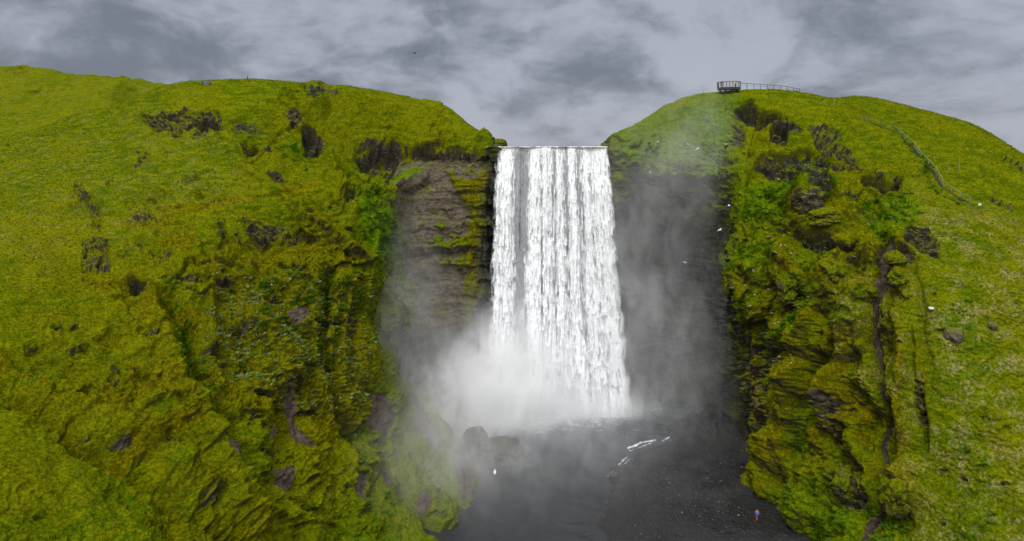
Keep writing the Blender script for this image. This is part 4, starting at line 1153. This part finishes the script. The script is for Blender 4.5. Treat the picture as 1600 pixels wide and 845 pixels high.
person(PB+rot @ Vector((-1.75, -.1, 0)), math.radians(-30), 'person in dark clothes leaning at the left end of the viewing platform', M_blk, M_blk, armpose=.12, hood=M_blk)
hx_, hy_, _ = floorW(1183, 815, .6)
gi = np.argmin(np.abs(gx-hx_)); gj = np.argmin(np.abs(gy-hy_)); hz_ = float(GZ[gi, gj])
pr = math.radians(165)
person((hx_, hy_, hz_), pr, 'person in a red hood and red trousers walking along the foot of the right slope', M_red, M_red, hood=M_red, walk=.16)
bp = empty('backpack', (hx_, hy_, hz_), pr); tag(bp, 'bright blue backpack with a rain cover on the back of the walker in red', 'backpack')
m_ = MB()
for (z_, w_, d_) in [(.92, .15, .05), (.98, .20, .10), (1.2, .215, .125), (1.38, .20, .12), (1.50, .13, .06)]:
    for i in range(12):
        a = 2*math.pi*i/12; ca, sa = math.cos(a), math.sin(a)
        m_.v.append(Vector((math.copysign(abs(ca)**.6, ca)*w_, .25+math.copysign(abs(sa)**.6, sa)*d_, z_)))
for s_i in range(4):
    for i in range(12): m_.f.append([s_i*12+i, s_i*12+(i+1) % 12, (s_i+1)*12+(i+1) % 12, (s_i+1)*12+i])
m_.f.append(list(range(12))[::-1]); m_.f.append([48+i for i in range(12)])
m_.build('bag', M_blue, bp, True)
for s_ in (-1, 1):
    m_ = MB(); m_.bar((s_*.12, .14, 1.46), (s_*.12, -.13, 1.44), .025); m_.bar((s_*.12, -.13, 1.44), (s_*.15, -.13, 1.15), .025); m_.bar((s_*.15, -.13, 1.15), (s_*.17, .16, 1.0), .02)
    m_.build('strap', M_blk, bp)

# ------------------------------------------------------------------ ground cover: grass tufts and broad leaved herbs
def cover(name, label, n, weight, size, cols, blades, spread, lift, seed):
    r = np.random.default_rng(seed)
    area = np.linalg.norm(np.cross(np.gradient(T, axis=0), np.gradient(T, axis=1)), axis=2)
    w = (weight*area*vis*(TPX > -60)*(TPX < 1660)*(TPY < 900)).ravel()
    w = np.clip(w, 0, None); w /= w.sum()
    idx = r.choice(len(w), n, p=w)
    P0 = T.reshape(-1, 3)[idx]+r.normal(size=(n, 3))*np.array([.12, .12, .02]); N0 = NRM.reshape(-1, 3)[idx]
    V = np.zeros((n, blades, 3, 3), np.float32)
    s_ = size*r.uniform(.6, 1.4, n)
    for b_ in range(blades):
        a = r.uniform(0, 2*np.pi, n); d = np.stack([np.cos(a), np.sin(a), a*0], 1)
        q = P0+d*(r.uniform(0, spread, n)*s_)[:, None]
        tip = q+d*(s_*r.uniform(.2, .8, n))[:, None]+(N0*.35+np.array([0, 0, lift]))*s_[:, None]
        pw = np.stack([-np.sin(a), np.cos(a), a*0], 1)*(s_*.22)[:, None]
        V[:, b_, 0] = q-pw-N0*.05; V[:, b_, 1] = q+pw-N0*.05; V[:, b_, 2] = tip
    V = V.reshape(-1, 3); nf = n*blades
    me = bpy.data.meshes.new(name); me.vertices.add(len(V)); me.vertices.foreach_set('co', V.ravel())
    me.loops.add(nf*3); me.loops.foreach_set('vertex_index', np.arange(nf*3, dtype=np.int32))
    me.polygons.add(nf); me.polygons.foreach_set('loop_start', (np.arange(nf)*3).astype(np.int32)); me.update(calc_edges=True)
    c0 = np.array(cols)[r.integers(0, len(cols), n)]*r.uniform(.75, 1.25, (n, 1))
    c = np.ones((n, blades*3, 4), np.float32); c[..., :3] = c0[:, None, :]
    at = me.attributes.new('tint', 'FLOAT_COLOR', 'POINT'); at.data.foreach_set('color', c.ravel())
    m, nt = newmat(name); N = NT(nt); a_ = N.n('ShaderNodeAttribute', attribute_name='tint')
    d1 = N.n('ShaderNodeBsdfDiffuse'); N.l(a_.outputs['Color'], d1.inputs[0]); d2 = N.n('ShaderNodeBsdfTranslucent'); N.l(a_.outputs['Color'], d2.inputs[0])
    mx = N.n('ShaderNodeMixShader'); mx.inputs[0].default_value = .3; N.l(d1.outputs[0], mx.inputs[1]); N.l(d2.outputs[0], mx.inputs[2])
    o_ = N.n('ShaderNodeOutputMaterial'); N.l(mx.outputs[0], o_.inputs[0]); me.materials.append(m)
    o = bpy.data.objects.new(name, me); COL.objects.link(o); o['kind'] = 'stuff'; o['label'] = label; return o
dry = (1-np.clip(rock*1.4, 0, 1))*(1-np.clip(dirt*1.4, 0, 1))*(1-np.clip(wet, 0, 1))
cover('grass', 'yellow green grass tufts covering the hillsides', 70000, dry*(L | Rr)*(.22+.5*rough), .24,
      [(.13, .17, .003), (.17, .19, .004), (.10, .15, .003), (.17, .15, .004), (.21, .20, .02)], 4, .5, .45, 3)
hb = dry*(lush+.0)*np.where(L, 1., .8)*(alc < .9)
cover('plants', 'broad leaved green herbs growing in clumps on the wet ledges', 5000, hb*sstep(.0, .4, fbm(x*.5, y*.5, z*.5, 3)), .55,
      [(.09, .19, .01), (.13, .22, .015), (.07, .15, .005)], 8, .6, .35, 4)
# pale leafy clumps on the nose of the left hillside
cover('herbs', 'pale green leafy rosettes dotted over the mossy nose left of the gorge', 1500, dry*L*(poly([(330,430),(580,440),(580,640),(470,640),(330,560)], 20)), .55,
      [(.19, .25, .07), (.24, .28, .10), (.14, .20, .04)], 9, .5, .3, 6)


# ------------------------------------------------------------------ world, sun, camera
world = bpy.data.worlds.new('World'); scene.world = world; world.use_nodes = True
nt = world.node_tree; nt.nodes.clear(); N = NT(nt)
SUN_EL, SUN_AZ = 57, 205    # sun behind the camera; azimuth clockwise from +Y
sky = N.n('ShaderNodeTexSky', sky_type='NISHITA'); sky.sun_disc = False
sky.sun_elevation = math.radians(SUN_EL); sky.sun_rotation = math.radians(SUN_AZ)
tc = N.n('ShaderNodeTexCoord'); Dv = tc.outputs['Generated']
sp = N.n('ShaderNodeSeparateXYZ'); N.l(Dv, sp.inputs[0])
zc = N.math('ADD', N.math('MAXIMUM', sp.outputs[2], 0.0), .34)
cb = N.n('ShaderNodeCombineXYZ'); N.l(N.math('DIVIDE', sp.outputs[0], zc), cb.inputs[0]); N.l(N.math('DIVIDE', sp.outputs[1], zc), cb.inputs[1]); cb.inputs[2].default_value = 2.3
cd = N.vmath('ADD', N.vmath('ADD', N.scale(Dv, (1.25, 1.25, 2.6)), N.scale(cb.outputs[0], (.12, .12, 0))), (0, 0, 14.9))
warp = N.noise(cd, 2.2, 4, .5, 0, 1)
cv = N.vmath('ADD', cd, N.scale(N.vmath('SUBTRACT', warp, (.5, .5, .5)), (.35, .35, .35)))
cl1 = N.noise(cv, 1.7, 8, .50); cl2 = N.noise(cv, 5.0, 7, .58)
cc = N.math('ADD', N.math('MULTIPLY', cl1, .52), N.math('MULTIPLY', cl2, .48))
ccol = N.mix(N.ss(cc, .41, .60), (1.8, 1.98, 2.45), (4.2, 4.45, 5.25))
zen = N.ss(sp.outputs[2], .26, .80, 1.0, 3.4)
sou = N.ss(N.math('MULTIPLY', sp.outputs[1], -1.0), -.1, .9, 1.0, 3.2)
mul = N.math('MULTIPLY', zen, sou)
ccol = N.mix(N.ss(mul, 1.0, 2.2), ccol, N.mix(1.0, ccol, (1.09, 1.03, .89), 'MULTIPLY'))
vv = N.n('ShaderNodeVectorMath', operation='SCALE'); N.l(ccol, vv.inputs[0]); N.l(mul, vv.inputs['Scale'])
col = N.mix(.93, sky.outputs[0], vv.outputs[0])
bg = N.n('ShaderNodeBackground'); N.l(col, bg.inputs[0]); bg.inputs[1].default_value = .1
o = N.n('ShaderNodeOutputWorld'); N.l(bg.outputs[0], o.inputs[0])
world.cycles.sampling_method = 'MANUAL'; world.cycles.sample_map_resolution = 512

sl = bpy.data.lights.new('sun', 'SUN'); sl.energy = 1.5; sl.angle = math.radians(10); sl.color = (1, .965, .91)
so = bpy.data.objects.new('sun', sl); COL.objects.link(so)
az, el = math.radians(SUN_AZ), math.radians(SUN_EL)
sd_ = Vector((math.sin(az)*math.cos(el), math.cos(az)*math.cos(el), math.sin(el)))
so.rotation_euler = sd_.to_track_quat('Z', 'Y').to_euler(); so.location = (0, 0, 150)

cam = bpy.data.cameras.new('camera'); co = bpy.data.objects.new('camera', cam); COL.objects.link(co)
co.location = (0, 0, CZ); co.rotation_euler = (math.radians(90), 0, 0)
cam.sensor_width = 36; cam.lens = 36*F0/1600; cam.shift_y = -(422.5-HY)/1600; cam.clip_start = .5; cam.clip_end = 9000
scene.camera = co
scene.view_settings.view_transform = 'Standard'; scene.view_settings.look = 'None'
scene.view_settings.exposure = 0; scene.view_settings.gamma = 1
cy = scene.cycles
cy.max_bounces = 9; cy.diffuse_bounces = 3; cy.glossy_bounces = 2; cy.transmission_bounces = 4; cy.volume_bounces = 7; cy.transparent_max_bounces = 16; cy.volume_step_rate = .8; cy.volume_max_steps = 96
cy.use_denoising = True
